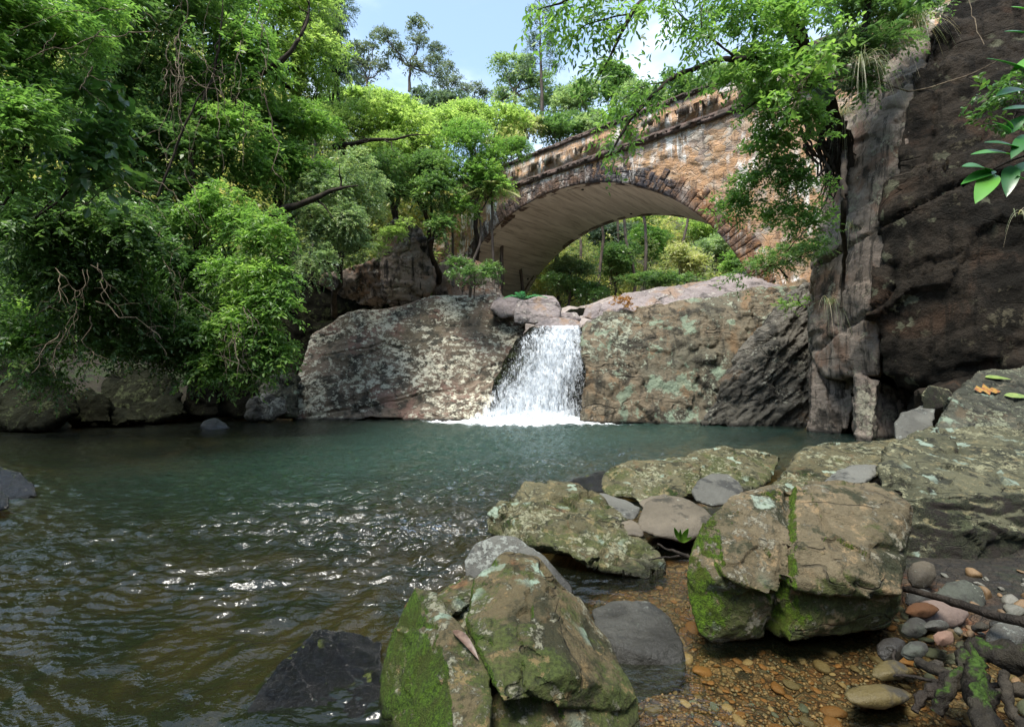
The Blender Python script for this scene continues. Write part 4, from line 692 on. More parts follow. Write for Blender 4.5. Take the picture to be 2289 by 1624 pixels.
# ------------------------------------------------------------------ bridge
def build_bridge():
    k = .78; ang = .838; W = 8.1 * k; HS = 12.34 * k; RISE = 11.8 * k; ZC = 12.39 * k + CAMH; ZT = 15.42 * k + CAMH
    c0 = np.array([(1251.9 - 1144) / 1128.6 * 32 * k, 32 * k, 0])
    t = empty('stone_bridge', c0, 'orange and grey rubble-stone arch bridge crossing high above the waterfall', 'bridge', rz=ang + math.pi / 2)
    u = np.array([-math.sin(ang), math.cos(ang), 0]); w = np.array([math.cos(ang), math.sin(ang), 0])
    def G(s, q, z): return c0 + np.outer(s, u) + np.outer(q, w) + np.outer(z, [0, 0, 1])
    # local x = along u (away to the left), local y = rotated 90 deg from x
    def stone(name, mauve, grey, scale=2.9):
        m = NT(name); o = m.obj(); v = m.mix(.10, m.mp(scale=(1, .55, 1.5), vec=o), m.noise(2.2, 3, out=1, vec=o))
        c = m.voro(scale, v, 'F1', 'Color'); e = m.voro(scale, v, 'DISTANCE_TO_EDGE'); sc = m.n('ShaderNodeSeparateColor'); m.l(c, sc.inputs[0])
        if grey: st = [(0, (.09, .072, .07)), (.3, (.15, .115, .11)), (.55, (.075, .065, .065)), (.8, (.19, .14, .125)), (1, (.26, .19, .15))]
        else: st = [(0, (.24, .17, .12)), (.18, (.36, .20, .10)), (.36, (.36, .28, .22)), (.5, (.22, .17, .16)), (.64, (.42, .22, .07)), (.8, (.46, .41, .34)), (1, (.16, .13, .12))]
        col = m.ramp(sc.outputs[0], st); col = m.mix(m.mr(m.noise(7, 6, .7, o), .4, .62, 0, .45), col, m.mix(.5, col, (.12, .08, .05)))
        z = m.n('ShaderNodeSeparateXYZ'); m.l(m.pos(), z.inputs[0]); x = m.n('ShaderNodeSeparateXYZ'); m.l(o, x.inputs[0])
        near = m.mr(x.outputs[0], 2.0, -6.0)                                    # more rust towards the right bank
        low = m.mr(z.outputs[2], ZC + .9, ZC - 1.5)
        ru = m.mr(m.noise(.9, 6, .65, m.mp(scale=(1, 1, .6), vec=o), .5), .40, .60)
        col = m.mix(m.ma('MULTIPLY', m.ma('MULTIPLY', ru, .75), m.ma('MAXIMUM', m.ma('MULTIPLY', near, low), .18 if not grey else .1)), col, (.46, .20, .05))
        col = m.mix(m.mr(e, .05, .01, 0, .4), col, (.36, .28, .20) if not grey else (.26, .19, .14))
        og = m.mr(m.noise(1.3, 7, .7, m.mp(vec=o, loc=(2, 9, 1)), .6), .46, .54); col = m.mix(m.ma('MULTIPLY', og, .8 if not grey else .25), col, m.mix(m.mr(m.noise(8, 5, .7, o), .4, .6), (.50, .23, .06), (.34, .16, .06)))
        if grey: col = m.mix(m.ma('MULTIPLY', m.mr(x.outputs[0], -1.2, -2.2), m.mr(x.outputs[0], -6.6, -5.6)), col, m.mix(m.mr(m.noise(3, 6, .7, o), .48, .6), (.045, .047, .06), (.30, .17, .09)))
        col = m.mix(.22 if not grey else .45, col, (.62, .54, .44) if not grey else (.07, .055, .05)); wh = m.mr(m.noise(1, 6, .65, m.mp(scale=(3.0, 3.0, .6), vec=o), .8), .47, .55); blot = m.mr(m.noise(.55, 3, .6, m.mp(vec=o, loc=(3, 0, 0))), .46, .6)
        col = m.mix(m.ma('MULTIPLY', wh, m.ma('MULTIPLY', blot, .9 if not grey else .4)), col, (.85, .82, .76))
        dk = m.mr(m.noise(1, 6, .7, m.mp(scale=(2.6, 2.6, .5), vec=o, loc=(5, 5, 5))), .55, .63); col = m.mix(m.ma('MULTIPLY', dk, .6), col, (.06, .045, .035))
        h = m.ma('MULTIPLY_ADD', m.mr(e, 0, .07), .3, m.noise(9, 6, .7, o))
        return m.done(m.bsdf(col, .9, m.bump(h, .9, .10), .3))
    face_m = stone('rubble_stone', 0, 0); ring_m = stone('dark_arch_stone', 1, 1, 2.4)
    cm = NT('dark_weathered_coping'); n1 = cm.noise(3, 6, .7); cm_ = cm.done(cm.bsdf(cm.mix(cm.mr(n1, .4, .6), (.13, .09, .075), (.05, .04, .032)), .9, cm.bump(cm.noise(9, 6, .7), .9, .08), .3))
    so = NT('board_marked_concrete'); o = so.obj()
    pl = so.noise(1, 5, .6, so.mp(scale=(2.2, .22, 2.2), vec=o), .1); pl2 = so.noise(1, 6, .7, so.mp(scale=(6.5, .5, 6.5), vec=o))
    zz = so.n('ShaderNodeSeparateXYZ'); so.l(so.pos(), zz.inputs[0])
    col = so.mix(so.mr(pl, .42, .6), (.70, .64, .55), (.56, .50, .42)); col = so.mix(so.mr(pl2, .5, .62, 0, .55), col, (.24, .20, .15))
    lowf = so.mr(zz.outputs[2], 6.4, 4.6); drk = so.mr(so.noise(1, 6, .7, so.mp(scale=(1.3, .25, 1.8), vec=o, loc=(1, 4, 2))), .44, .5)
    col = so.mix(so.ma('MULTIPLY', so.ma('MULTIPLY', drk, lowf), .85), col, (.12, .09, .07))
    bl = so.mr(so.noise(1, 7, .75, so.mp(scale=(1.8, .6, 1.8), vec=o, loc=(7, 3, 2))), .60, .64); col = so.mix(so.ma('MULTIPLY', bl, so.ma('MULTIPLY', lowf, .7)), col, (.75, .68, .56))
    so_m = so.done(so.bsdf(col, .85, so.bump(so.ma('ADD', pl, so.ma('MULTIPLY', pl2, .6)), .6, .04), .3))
    tt = np.linspace(-math.pi / 2, math.pi / 2, 121); sa = HS * np.sin(tt); za = ZC - RISE + RISE * np.cos(tt)
    # barrel, a shell of its own thickness set inside the arch ring
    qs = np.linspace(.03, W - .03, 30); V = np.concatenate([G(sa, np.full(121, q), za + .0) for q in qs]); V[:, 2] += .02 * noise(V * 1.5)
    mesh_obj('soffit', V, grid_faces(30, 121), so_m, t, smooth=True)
    # the two faces: rubble wall above the ring, as a slab with relief
    RT = .62
    def ring_out(s_):                                      # height of the back of the ring over s
        a = HS + RT * .95; b = RISE + RT; r = np.clip(1 - (s_ / a) ** 2, 0, 1); return ZC - RISE + b * np.sqrt(r)
    zs1 = ZT - 1.55
    for side in (0, 1):
        q0 = 0.0 if side == 0 else W
        sg = -1 if side == 0 else 1
        s = np.linspace(-19, 19, 420); nz = 80; zt = np.full(420, zs1); zb = np.where(np.abs(s) < HS + RT * .95, ring_out(s), -1.)
        rows = [G(s, np.full(420, q0), zb + (zt - zb) * f) for f in np.linspace(0, 1, nz)]; V = np.concatenate(rows)
        rel = .045 * fbm(V * (1.6, 1.6, 2.4), 4, .6) + .03 * sm(.1, .3, noise(V * (2.2, 2.2, 3))); V = V + sg * np.outer(rel, w) * 1.0
        f = grid_faces(nz, 420); mesh_obj('spandrel_wall', V, f if side else f[:, ::-1], face_m, t, smooth=True)
    # voussoirs: two rings of rough dark blocks with gaps, as one ring part per face
    bv = []; bf = []; n0 = 0; rr = np.random.default_rng(9)
    for side in (0, 1):
        q0 = -.03 if side == 0 else W + .03; dirq = 1 if side == 0 else -1
        Vs = []; Fs = []; n0 = 0; ths = [-math.pi / 2]
        while ths[-1] < math.pi / 2: ths.append(ths[-1] + rr.uniform(.018, .042))
        for a, b in zip(ths[:-1], ths[1:]):
            b = min(b, math.pi / 2); g = .0008; T_ = RT * rr.uniform(.9, 1.65); pr = rr.uniform(-.02, .02)
            lay = [(0, T_)] if rr.random() < .6 else [(0, T_ * .5 - .004), (T_ * .5 + .004, T_)]
            for r0, r1 in lay:
                nn = 6; aa = np.linspace(a + g, b - g, nn); rrn = np.linspace(r0, r1, nn); A, RR = np.meshgrid(aa, rrn, indexing='ij'); A = A.ravel(); RR = RR.ravel()
                ss = (HS + RR) * np.sin(A); z2 = ZC - RISE + (RISE + RR) * np.cos(A); edge = np.minimum(np.minimum(A - a, b - A) / (b - a) * 6, np.minimum(RR - r0, r1 - RR) / (r1 - r0) * 6).clip(0, 1) ** .5
                f1 = G(ss, np.full(len(ss), q0) - dirq * (.02 * edge + pr * .5 + .03 * rr.normal(size=len(ss)) * edge), z2); f2 = G(ss, np.full(len(ss), q0 + dirq * .45), z2)
                Vs += [f1, f2]; g1 = grid_faces(nn, nn) + n0; m_ = nn * nn; Fs.append(g1)
                ix = np.arange(m_).reshape(nn, nn); rim = np.concatenate([ix[:, 0], ix[-1, 1:], ix[-2::-1, -1], ix[0, -2:0:-1]]); nx = np.roll(rim, -1); Fs.append(np.stack([rim + n0, nx + n0, nx + n0 + m_, rim + n0 + m_], 1)); n0 += 2 * m_
        mesh_obj('arch_ring', np.concatenate(Vs), np.concatenate(Fs), ring_m, t)
    # string course, parapet, coping on both sides, as extruded profiles
    def bar(name, qa, qb, za_, zb_, m, rough=.02, seg=300):
        s = np.linspace(-19, 19, seg); prof = [(qa, za_), (qb, za_), (qb, (za_ + zb_) / 2), (qb, zb_), ((qa + qb) / 2, zb_), (qa, zb_), (qa, za_ * .66 + zb_ * .34), (qa, za_ * .34 + zb_ * .66)]
        V = np.stack([G(s, np.full(seg, q), np.full(seg, z)) for q, z in prof], 1).reshape(-1, 3); V = V + (rough * fbm(V * 1.7, 4, .6))[:, None] * np.array([0, 0, 1.]) + (rough * fbm(V * 1.9 + 40, 4, .6))[:, None] * w
        mesh_obj(name, V, grid_faces(seg, len(prof), True), m, t)
    for qa, qb in ((-.16, .5), (W - .5, W + .16)): bar('string_course', qa, qb, zs1 + .004, zs1 + .26, cm_, .035)
    for qa, qb in ((-.02, .42), (W - .42, W + .02)): bar('parapet', qa, qb, zs1 + .264, ZT - .20, face_m, .02)
    for qa, qb in ((-.10, .5), (W - .5, W + .10)): bar('coping', qa, qb, ZT - .196, ZT, cm_, .035)
    bar('deck', .46, W - .46, zs1 - .5, zs1 + .1, cm_, .01)
    # drain holes in the soffit
    hm = NT('drain_pipe'); hm_ = hm.done(hm.bsdf((.01, .01, .009), .9))
    for f in (-.60, -.05, .42):
        a = f * math.pi / 2 * 1.2
        for q in (.7, W - .7):
            c = G([HS * math.sin(a)], [q], [ZC - RISE + RISE * math.cos(a)])[0]; Tb = Tubes(); Tb.add(np.array([c + (0, 0, .2), c + (0, 0, -.03), c + (0, 0, -.05)]), np.array([.07, .07, .001]), 10); Tb.build('drain_hole', hm_, t)
# ------------------------------------------------------------------ vegetation
NLEAF = [0]; LMUL = 2.0
def unit(n, rng):
    v = rng.normal(size=(n, 3)); return v / np.linalg.norm(v, axis=1)[:, None]
def nrm(v): return v / (np.linalg.norm(v, axis=1)[:, None] + 1e-9)
def leaf_geo(o, d, K, tl, ll, lw, droop, rng, six=False, upn=1.0):
    """twigs at o pointing along d, K leaves each -> vertices, faces, var per face"""
    N = len(o); t = (np.arange(K) + .6) / K; a = nrm(np.cross(d, np.array([.05, .1, 1.]) + .2 * rng.normal(size=(N, 3))))
    pos = o[:, None] + d[:, None] * (tl * t)[None, :, None] + np.array([0, 0, -1.]) * (droop * tl * t ** 2)[None, :, None]
    sg = np.where(np.arange(K) % 2, 1., -1.)[None, :, None]
    ld = d[:, None] * .55 + sg * a[:, None] * .75 + .35 * rng.normal(size=(N, K, 3)) + np.array([0, 0, -.55 * droop - .1])
    ld = nrm(ld.reshape(-1, 3)); pos = pos.reshape(-1, 3); M_ = len(pos)
    n = nrm(np.array([0, -.12, upn]) + .55 * rng.normal(size=(M_, 3))); n = nrm(n - ld * (n * ld).sum(1)[:, None]); s = np.cross(ld, n)
    L = (ll * rng.uniform(.65, 1.2, M_))[:, None]; W = L * (lw / ll) * .5
    if six:
        V = np.stack([pos, pos + ld * L * .28 + s * W * .85 + n * W * .35, pos + ld * L * .62 + s * W * .8 + n * W * .3, pos + ld * L - n * L * .10, pos + ld * L * .62 - s * W * .8 + n * W * .3, pos + ld * L * .28 - s * W * .85 + n * W * .35], 1)
        f = np.array([(0, 1, 2, 3), (0, 3, 4, 5)])
    else:
        V = np.stack([pos, pos + ld * L * .42 + s * W + n * W * .4, pos + ld * L - n * L * .06, pos + ld * L * .42 - s * W + n * W * .4], 1); f = np.array([(0, 1, 2, 3)])
    k = V.shape[1]; Fc = (f[None] + k * np.arange(M_)[:, None, None]).reshape(-1, 4)
    var = np.repeat(rng.random(N), K) * .55 + rng.random(M_) * .45
    NLEAF[0] += M_
    return V.reshape(-1, 3), Fc, np.repeat(var, len(f))
def lobes(c, r, m, rng, cull=True):
    u = unit(m * 3, rng); u[:, 2] = np.where(u[:, 2] < -.35, -u[:, 2], u[:, 2])
    if cull: keep = (u[:, 1] < .35) | (rng.random(len(u)) < .35); u = u[keep]
    u = u[:m]; return c + u * r * rng.uniform(.45, .85, len(u))[:, None], rng.uniform(.28, .52, len(u)), u
def crown(clumps, ll, lw, rng, L=3.2, K=9, droop=.3, hang=0.0, six=False, m=9, tl=None, shell=.5, gaps=.0):
    VV, FF, AA, n0, ctr = [], [], [], 0, []
    L *= LMUL; ll *= 1.2; lw *= 1.25
    ll0, lw0 = ll, lw
    for cl in clumps:
        fz = rng.uniform(.72, 1.25); ll, lw = ll0 * fz, lw0 * fz * rng.uniform(.85, 1.15)
        px, py, d, rx, ry = cl[:5]; c = P(px, py, d); r = np.array([rx, (rx + ry) * .5 * (cl[5] if len(cl) > 5 else .8), ry]) * d / F
        nl = math.pi * rx * ry * L / (.5 * ll * lw * (F / d) ** 2); nt = max(6, int(nl / K)); mm = max(4, int(m * (cl[6] if len(cl) > 6 else 1)))
        lc, lr, lu = lobes(c, r, mm, rng); ctr.append((c, r, lc))
        w = lr ** 2; k = rng.choice(len(lc), nt, p=w / w.sum()); u = unit(nt, rng)
        u[:, 2] = np.where((u[:, 2] < -.2) & (rng.random(nt) < .6), -u[:, 2], u[:, 2])
        R3 = r[None] * lr[k][:, None]
        if hang: R3 = R3 * (1 - .25 * hang, 1 - .25 * hang, 1 + .9 * hang)
        o = lc[k] + u * R3 * (shell + (1 - shell) * rng.random(nt) ** .6)[:, None] * 1.05
        if gaps:
            g = noise(o * (2.2 / max(r.mean(), .3)) + 5) + .35 * noise(o * (6. / max(r.mean(), .3))); kp = g > (-.55 + gaps); o, u = o[kp], u[kp]
        dr = nrm(u * .9 + .45 * unit(len(u), rng) + np.array([0, -.15, .25 - 1.1 * hang]))
        V, f, a = leaf_geo(o, dr, K, tl or ll * K * .33, ll, lw, droop, rng, six)
        VV.append(V); FF.append(f + n0); AA.append(a); n0 += len(V)
    return np.concatenate(VV), np.concatenate(FF), np.concatenate(AA), ctr
def plant(name, label, cat, clumps, mat, ll, lw, seed, base=None, bark=None, tr=.12, group=None, nodes=None, twigs=5, leafpart='crown', **k):
    rng = np.random.default_rng(seed); V, f, a, ctr = crown(clumps, ll, lw, rng, **k)
    b = np.array(base if base is not None else ctr[0][0] - (0, -.5, 1.2), float); b[2] = max(b[2], tz(b[0], b[1])) if b[0] < -7 else b[2]
    e = empty(name, b, label, cat, group)
    mesh_obj(leafpart, V, f, mat, e, attrs={'var': ('FACE', a)})
    if bark is not None:
        T = Tubes(); top = np.mean([c for c, r, l in ctr], 0); n = 10; tp = wiggle(b, top, n, .07, rng)
        T.add(tp, np.linspace(tr, tr * .5, n), 8, .25)
        T2 = Tubes()
        for c, r, l in ctr:
            s = tp[rng.integers(n // 2, n)]; bp = wiggle(s, c, 8, .10, rng); T2.add(bp, np.linspace(tr * .5, tr * .22, 8), 6, .2)
            for q in l[:twigs]: T2.add(wiggle(bp[rng.integers(3, 8)], q, 6, .12, rng), np.linspace(tr * .18, tr * .05, 6), 4)
        T.build('trunk', bark, e); T2.build('branch', bark, e)
    return e
def frond(T, VV, base, d, L, droop, n, ll, lw, rng, vee=.35):
    """feather frond: rachis tube added to T, leaflets appended to VV"""
    d = np.array(d, float); d /= np.linalg.norm(d); tt = np.linspace(0, 1, 14)[:, None]
    pts = np.array(base) + d * L * tt + np.array([0, 0, -1.]) * droop * L * tt ** 2; T.add(pts, np.linspace(.012, .003, 14) * L * .8, 4)
    t = np.linspace(.12, 1, n); c = np.stack([np.interp(t, tt[:, 0], pts[:, j]) for j in range(3)], 1); ax = nrm(np.gradient(c, axis=0)); sd = nrm(np.cross(ax, np.array([0, 0, 1.]))); up = np.cross(sd, ax)
    for sg in (-1, 1):
        ld = nrm(sd * sg + ax * .55 + up * vee + .08 * rng.normal(size=(n, 3)) - np.array([0, 0, .15])); l = ll * (np.sin(np.pi * (t * .85 + .12)) ** .7)[:, None]
        s2 = ax * lw * .5; VV.append(np.stack([c - s2 * .3, c + ld * l * .5 + s2 - (0, 0, .02 * ll), c + ld * l - np.array([0, 0, .18]) * l, c + ld * l * .5 - s2], 1).reshape(-1, 3))
def fronds(name, label, cat, base, specs, mat, stem, ll, lw, n, seed, part='frond', trunk=None, group=None):
    rng = np.random.default_rng(seed); e = empty(name, base, label, cat, group)
    if trunk: T = Tubes(); T.add(wiggle(trunk[0], np.array(base) + (0, 0, .05), 10, .02, rng), np.linspace(trunk[1], trunk[1] * .8, 10), 9, .05); T.build('trunk', stem, e)
    for d, L, dr in specs:
        T = Tubes(); VV = []; frond(T, VV, base, d, L, dr, n, ll, lw, rng); V = np.concatenate(VV)
        o = mesh_obj(part, np.concatenate([V] + T.V), [np.arange(len(V)).reshape(-1, 4), T.Fc[0] + len(V)], mat, e, attrs={'var': ('POINT', np.full(len(V) + len(T.V[0]), rng.uniform(.3, .8)))})
    return e
def tuft(name, label, base, n, L, mat, seed, spread=.8, droop=1.0, w=.006, out=(0, -1, 0), group=None):
    rng = np.random.default_rng(seed); VV = []
    for i in range(n):
        d = nrm((np.array([0, 0, .9]) + spread * rng.normal(size=3) * (1, .7, .5) + np.array(out) * .5)[None])[0]; l = L * rng.uniform(.5, 1.1); t = np.linspace(0, 1, 7)[:, None]
        p = np.array(base) + rng.normal(size=3) * (.05, .04, .03) + d * l * t + np.array([0, 0, -1.]) * droop * l * t ** 2.2 * rng.uniform(.6, 1.3)
        s = nrm(np.cross(d, rng.normal(size=3))[None])[0] * w * (1 - t * .85); VV.append(np.stack([p - s, p + s], 1).reshape(-1, 3))
    V = np.concatenate(VV); g = grid_faces(7, 2); f = (g[None] + 14 * np.arange(n)[:, None, None]).reshape(-1, 4)
    return tag(mesh_obj(name, V, f, mat, None, base, attrs={'var': ('FACE', np.repeat(rng.random(n), len(g)))}), label, 'grass', group)
def wood(name, label, pts, mat, ll, lw, seed, L=1.0, rad=(1.6, 3.2), hgt=(1.0, 4.0), nper=700):
    """leaf canopy over the slope: lobes standing on the ground at pts"""
    rng = np.random.default_rng(seed); z = terrain(pts); ok = z > .4; pts, z = pts[ok], z[ok]; n = len(pts); r = rng.uniform(*rad, n)
    c = np.concatenate([pts, (z + rng.uniform(*hgt, n))[:, None]], 1); O = []; D = []; W = []
    for i in range(n):
        sub = unit(7, rng) * r[i] * .6; k = rng.integers(0, 7, nper); u = unit(nper, rng); u[:, 2] = np.abs(u[:, 2]) * np.where(rng.random(nper) < .75, 1, -1)
        kp = (u[:, 1] < .3) | (rng.random(nper) < .3); u, k = u[kp], k[kp]
        O.append(c[i] + sub[k] * (1, 1, .8) + u * r[i] * rng.uniform(.35, .62, 7)[k][:, None] * rng.uniform(.7, 1.05, len(u))[:, None]); D.append(nrm(u + .4 * unit(len(u), rng))); W.append(np.full(len(u), rng.random()))
    O = np.concatenate(O); D = np.concatenate(D); W = np.concatenate(W); V, f, a = leaf_geo(O, D, 5, ll * 1.7, ll, lw, .3, rng); a = a * .55 + np.repeat(W, 5) * .45
    return tag(mesh_obj(name, V, f, mat, attrs={'var': ('FACE', a)}), label, 'forest', kind='stuff')
def build_forest():
    rng = np.random.default_rng(90)
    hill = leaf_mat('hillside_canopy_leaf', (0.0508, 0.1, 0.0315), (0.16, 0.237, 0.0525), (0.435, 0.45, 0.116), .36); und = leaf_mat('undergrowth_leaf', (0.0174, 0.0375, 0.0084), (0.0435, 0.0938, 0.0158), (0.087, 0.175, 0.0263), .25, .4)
    n = 430; y = rng.uniform(24, 62, n * 3); x = rng.uniform(-1.0, 1.0, n * 3) * y; p = np.stack([x, y], 1)
    cd = seg_dist(p, CHAN, False); nb = np.abs((p - (2.39, 24.96)) @ np.array([.669, .743]) - 3.1) > 5.0
    pxx = x / y * F + 1144; ok = (cd > 3.5 + 0 * y) & nb & ~((y < 31) & (pxx > 960)); ok |= (y > 46); p = p[ok][:n]; wood('hillside_forest', 'unbroken wooded hillside behind and above the bridge', p, hill, .30, .15, 91, rad=(1.8, 3.2), hgt=(1.0, 5.5), nper=240)
    n = 420; x = rng.uniform(-26, -2.5, n * 4); y = rng.uniform(12.5, 30, n * 4); p = np.stack([x, y], 1); px = x / y * F + 1144; z = terrain(p); ds = seg_dist(p, POOL, True)
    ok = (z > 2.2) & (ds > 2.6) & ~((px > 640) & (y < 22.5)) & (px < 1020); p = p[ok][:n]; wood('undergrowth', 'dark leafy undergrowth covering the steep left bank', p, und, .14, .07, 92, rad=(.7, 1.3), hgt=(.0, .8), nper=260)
def build_plants():
    bright = leaf_mat('bright_sunlit_leaf', (.09, .18, .035), (.18, .32, .06), (.30, .45, .10), .42)
    fresh = leaf_mat('fresh_green_leaf', (.045, .12, .022), (.10, .23, .035), (.20, .36, .06), .40, .34)
    deep = leaf_mat('deep_green_glossy_leaf', (0.0232, 0.0688, 0.0126), (0.0508, 0.138, 0.0231), (0.109, 0.225, 0.0315), .25, .30, .55)
    mid = leaf_mat('mid_green_leaf', (.035, .09, .022), (.075, .17, .035), (.14, .26, .05), .36, .36)
    olive = leaf_mat('olive_leaf', (0.087, 0.106, 0.0263), (0.174, 0.2, 0.0473), (0.29, 0.312, 0.0735), .32)
    gum = leaf_mat('grey_green_gum_leaf', (.045, .085, .04), (.085, .135, .06), (.15, .20, .085), .3)
    pale = leaf_mat('pale_green_leaf', (.07, .14, .05), (.15, .27, .08), (.28, .40, .13), .36)
    gold = leaf_mat('yellow_green_leaf', (.12, .19, .05), (.22, .30, .08), (.34, .40, .14), .36)
    blue = leaf_mat('blue_green_leaf', (0.0362, 0.075, 0.0368), (0.0725, 0.138, 0.0578), (0.131, 0.2, 0.0788), .25)
    bark = bark_mat('dark_tree_bark', (.06, .048, .036), (.028, .023, .018), 6)
    pbark = bark_mat('pale_vine_bark', (.25, .20, .14), (.13, .10, .07), 9)
    gbark = bark_mat('grey_tree_bark', (.15, .12, .10), (.08, .065, .055), 6)
    k = {}
    # ---------------- left bank, near to far
    plant('tree', 'leafy yellow-green tree filling the top left corner', 'tree', [(20, 50, 7.2, 120, 90), (120, 120, 7.6, 90, 80), (40, 210, 7.4, 100, 90), (200, 30, 8, 90, 45)], fresh, .10, .036, 11, base=(-16.5, 13.8, 1.), bark=bark, tr=.09, droop=.15, L=3.0, six=True)
    plant('shrub', 'lime-green narrow-leaved shrub at the left edge below the corner tree', 'shrub', [(20, 340, 7.0, 85, 80), (70, 300, 7.1, 60, 70), (30, 430, 7.2, 65, 40)], fresh, .10, .032, 12, base=(-17.5, 13.2, .5), bark=bark, tr=.05, droop=.1, six=True)
    plant('vine', 'broad-leaved glossy vine hanging beside the lime-green shrub', 'vine', [(185, 235, 8.2, 55, 45), (235, 330, 8.3, 45, 60), (180, 380, 8.1, 65, 55), (250, 415, 8.2, 35, 35)], deep, .17, .10, 13, base=(-15.5, 14.6, 2.), bark=bark, tr=.03, droop=.7, hang=.5, K=6, L=3.0, six=True, leafpart='foliage')
    plant('shrub', 'dense low shrub hanging over the dark water at the far left', 'shrub', [(60, 520, 9.8, 120, 80), (190, 500, 10.2, 120, 75), (290, 560, 10.6, 90, 70), (100, 620, 10.2, 100, 60), (200, 640, 10.4, 90, 50)], mid, .10, .045, 14, base=(-13, 13.5, 1.5), bark=bark, tr=.06, droop=.5, hang=.35, six=True)
    plant('shrub', 'sprawling shrub with bare brown stems dangling beneath it, above the lichen-green boulder', 'shrub', [(130, 680, 10.6, 120, 55), (245, 650, 10.8, 100, 55), (290, 720, 11, 60, 40), (50, 740, 11, 55, 40), (340, 700, 11.2, 70, 45), (180, 740, 11, 55, 35), (390, 760, 11.4, 50, 35), (240, 785, 11, 50, 30), (310, 790, 11.2, 50, 28), (20, 790, 11, 45, 35)], mid, .095, .042, 15, base=(-12.5, 14.0, 2), bark=bark, tr=.05, droop=.5, hang=.2, L=2.2, six=True)
    plant('shrub', 'small leafy sprays hanging down in front of the lichen-green boulder', 'shrub', [(80, 850, 11.6, 35, 25), (130, 870, 11.6, 35, 30), (110, 800, 11.8, 35, 28), (300, 800, 12, 35, 22), (40, 800, 11.6, 30, 22)], mid, .09, .04, 16, base=(-11.6, 13.2, 1.8), bark=bark, tr=.02, droop=.6, hang=.3, L=1.7)
    plant('tree', 'tall dark tree behind the corner foliage, laced with vines', 'tree', [(260, 90, 12.5, 150, 120), (400, 60, 13.5, 130, 110), (300, 230, 13, 130, 110), (200, 330, 12.5, 100, 110), (330, 370, 13, 130, 100), (380, 460, 13.2, 100, 70)], mid, .12, .05, 17, base=(-14, 18, 3), bark=bark, tr=.22, droop=.35, hang=.15, L=3.0, gaps=.22, m=12)
    plant('tree', 'vine-draped tree with mid green foliage, centre of the left bank', 'tree', [(480, 60, 14.5, 110, 100), (560, 180, 14.5, 100, 100), (470, 230, 14, 90, 90), (500, 350, 13.8, 100, 90), (420, 330, 14, 70, 90)], fresh, .12, .05, 18, base=(-12.5, 19.5, 3.5), bark=bark, tr=.20, droop=.4, hang=.2, L=2.8, gaps=.2, m=12)
    plant('shrub', 'shaded thicket hanging in the middle of the left bank', 'shrub', [(350, 560, 12.4, 110, 80), (420, 640, 12.2, 90, 80), (330, 660, 12.2, 70, 60), (430, 720, 12.2, 80, 50), (460, 790, 12.1, 60, 35), (400, 790, 12.3, 50, 34), (430, 835, 12.2, 40, 26), (370, 820, 12.2, 35, 22)], deep, .10, .045, 19, base=(-11.2, 17.2, 2), bark=bark, tr=.08, droop=.5, hang=.35, L=2.6, gaps=.25, six=True)
    plant('shrub', 'bright green bush cascading towards the water, left of the granite hump', 'shrub', [(500, 490, 12.2, 85, 55), (580, 540, 12, 80, 60), (560, 640, 11.7, 85, 60), (600, 700, 11.6, 60, 55), (540, 745, 11.5, 65, 55), (610, 800, 11.6, 45, 35), (490, 815, 11.5, 45, 35), (500, 860, 11.5, 22, 32), (570, 845, 11.6, 30, 22), (640, 790, 11.7, 26, 22), (450, 850, 11.6, 22, 18)], fresh, .10, .042, 20, base=(-8.6, 17.6, 2.2), bark=bark, tr=.09, droop=.45, hang=.3, L=3.0, six=True)
    plant('tree', 'bright sunlit crown leaning over the gorge, top left of the sky gap', 'tree', [(610, 50, 16, 80, 80), (690, 40, 16.5, 70, 70), (680, 130, 16.5, 80, 70), (620, 170, 16, 70, 70), (700, 220, 17, 60, 50)], bright, .12, .045, 21, base=(-10, 22.5, 4.5), bark=bark, tr=.2, droop=.35, L=2.6, gaps=.15, m=12)
    plant('tree', 'fine-leaved blue-green branch tips against the sky, beside the bright crown', 'tree', [(745, 30, 18.5, 50, 45), (755, 90, 18.5, 40, 45), (720, 110, 19, 40, 60), (760, 170, 19.5, 35, 40)], blue, .10, .025, 22, base=(-8.5, 25, 5.5), bark=bark, tr=.12, droop=.4, hang=.3, L=2.6)
    plant('tree', 'leafy green tree on the slope below the bright crown', 'tree', [(600, 290, 15.5, 90, 70), (680, 320, 16, 80, 70), (640, 400, 15.3, 85, 70), (570, 420, 14.6, 70, 60)], fresh, .11, .045, 23, base=(-9.5, 21.5, 3.8), bark=bark, tr=.16, droop=.35, L=3.0, m=10)
    plant('tree', 'small-leaved tree drooping over the dark hollow', 'tree', [(720, 440, 15.3, 80, 60), (790, 420, 16, 80, 60), (700, 520, 15, 60, 60), (770, 520, 15.2, 70, 55), (710, 600, 14.8, 38, 50), (820, 480, 16, 45, 35), (800, 560, 15.6, 42, 26)], pale, .075, .035, 24, base=(-7.4, 21, 4), bark=bark, tr=.13, droop=.5, hang=.35, L=2.6, m=10)
    plant('tree', 'light green round-topped tree behind the long bare limb', 'tree', [(790, 300, 20, 80, 55), (880, 280, 20, 80, 55), (850, 360, 19.5, 80, 55), (930, 350, 20, 70, 60)], bright, .11, .05, 25, base=(-5.4, 25, 4.5), bark=bark, tr=.16, droop=.3, L=3.0, m=10)
    plant('tree', 'mid green tree above the rust-streaked boulder', 'tree', [(900, 405, 18.5, 90, 55), (965, 440, 18.2, 50, 45), (850, 440, 18.3, 60, 40), (980, 390, 18.6, 70, 50), (985, 520, 18, 26, 30)], mid, .085, .04, 26, base=(-3.2, 23, 4.2), bark=bark, tr=.14, droop=.35, hang=.15, L=3.0, m=10)
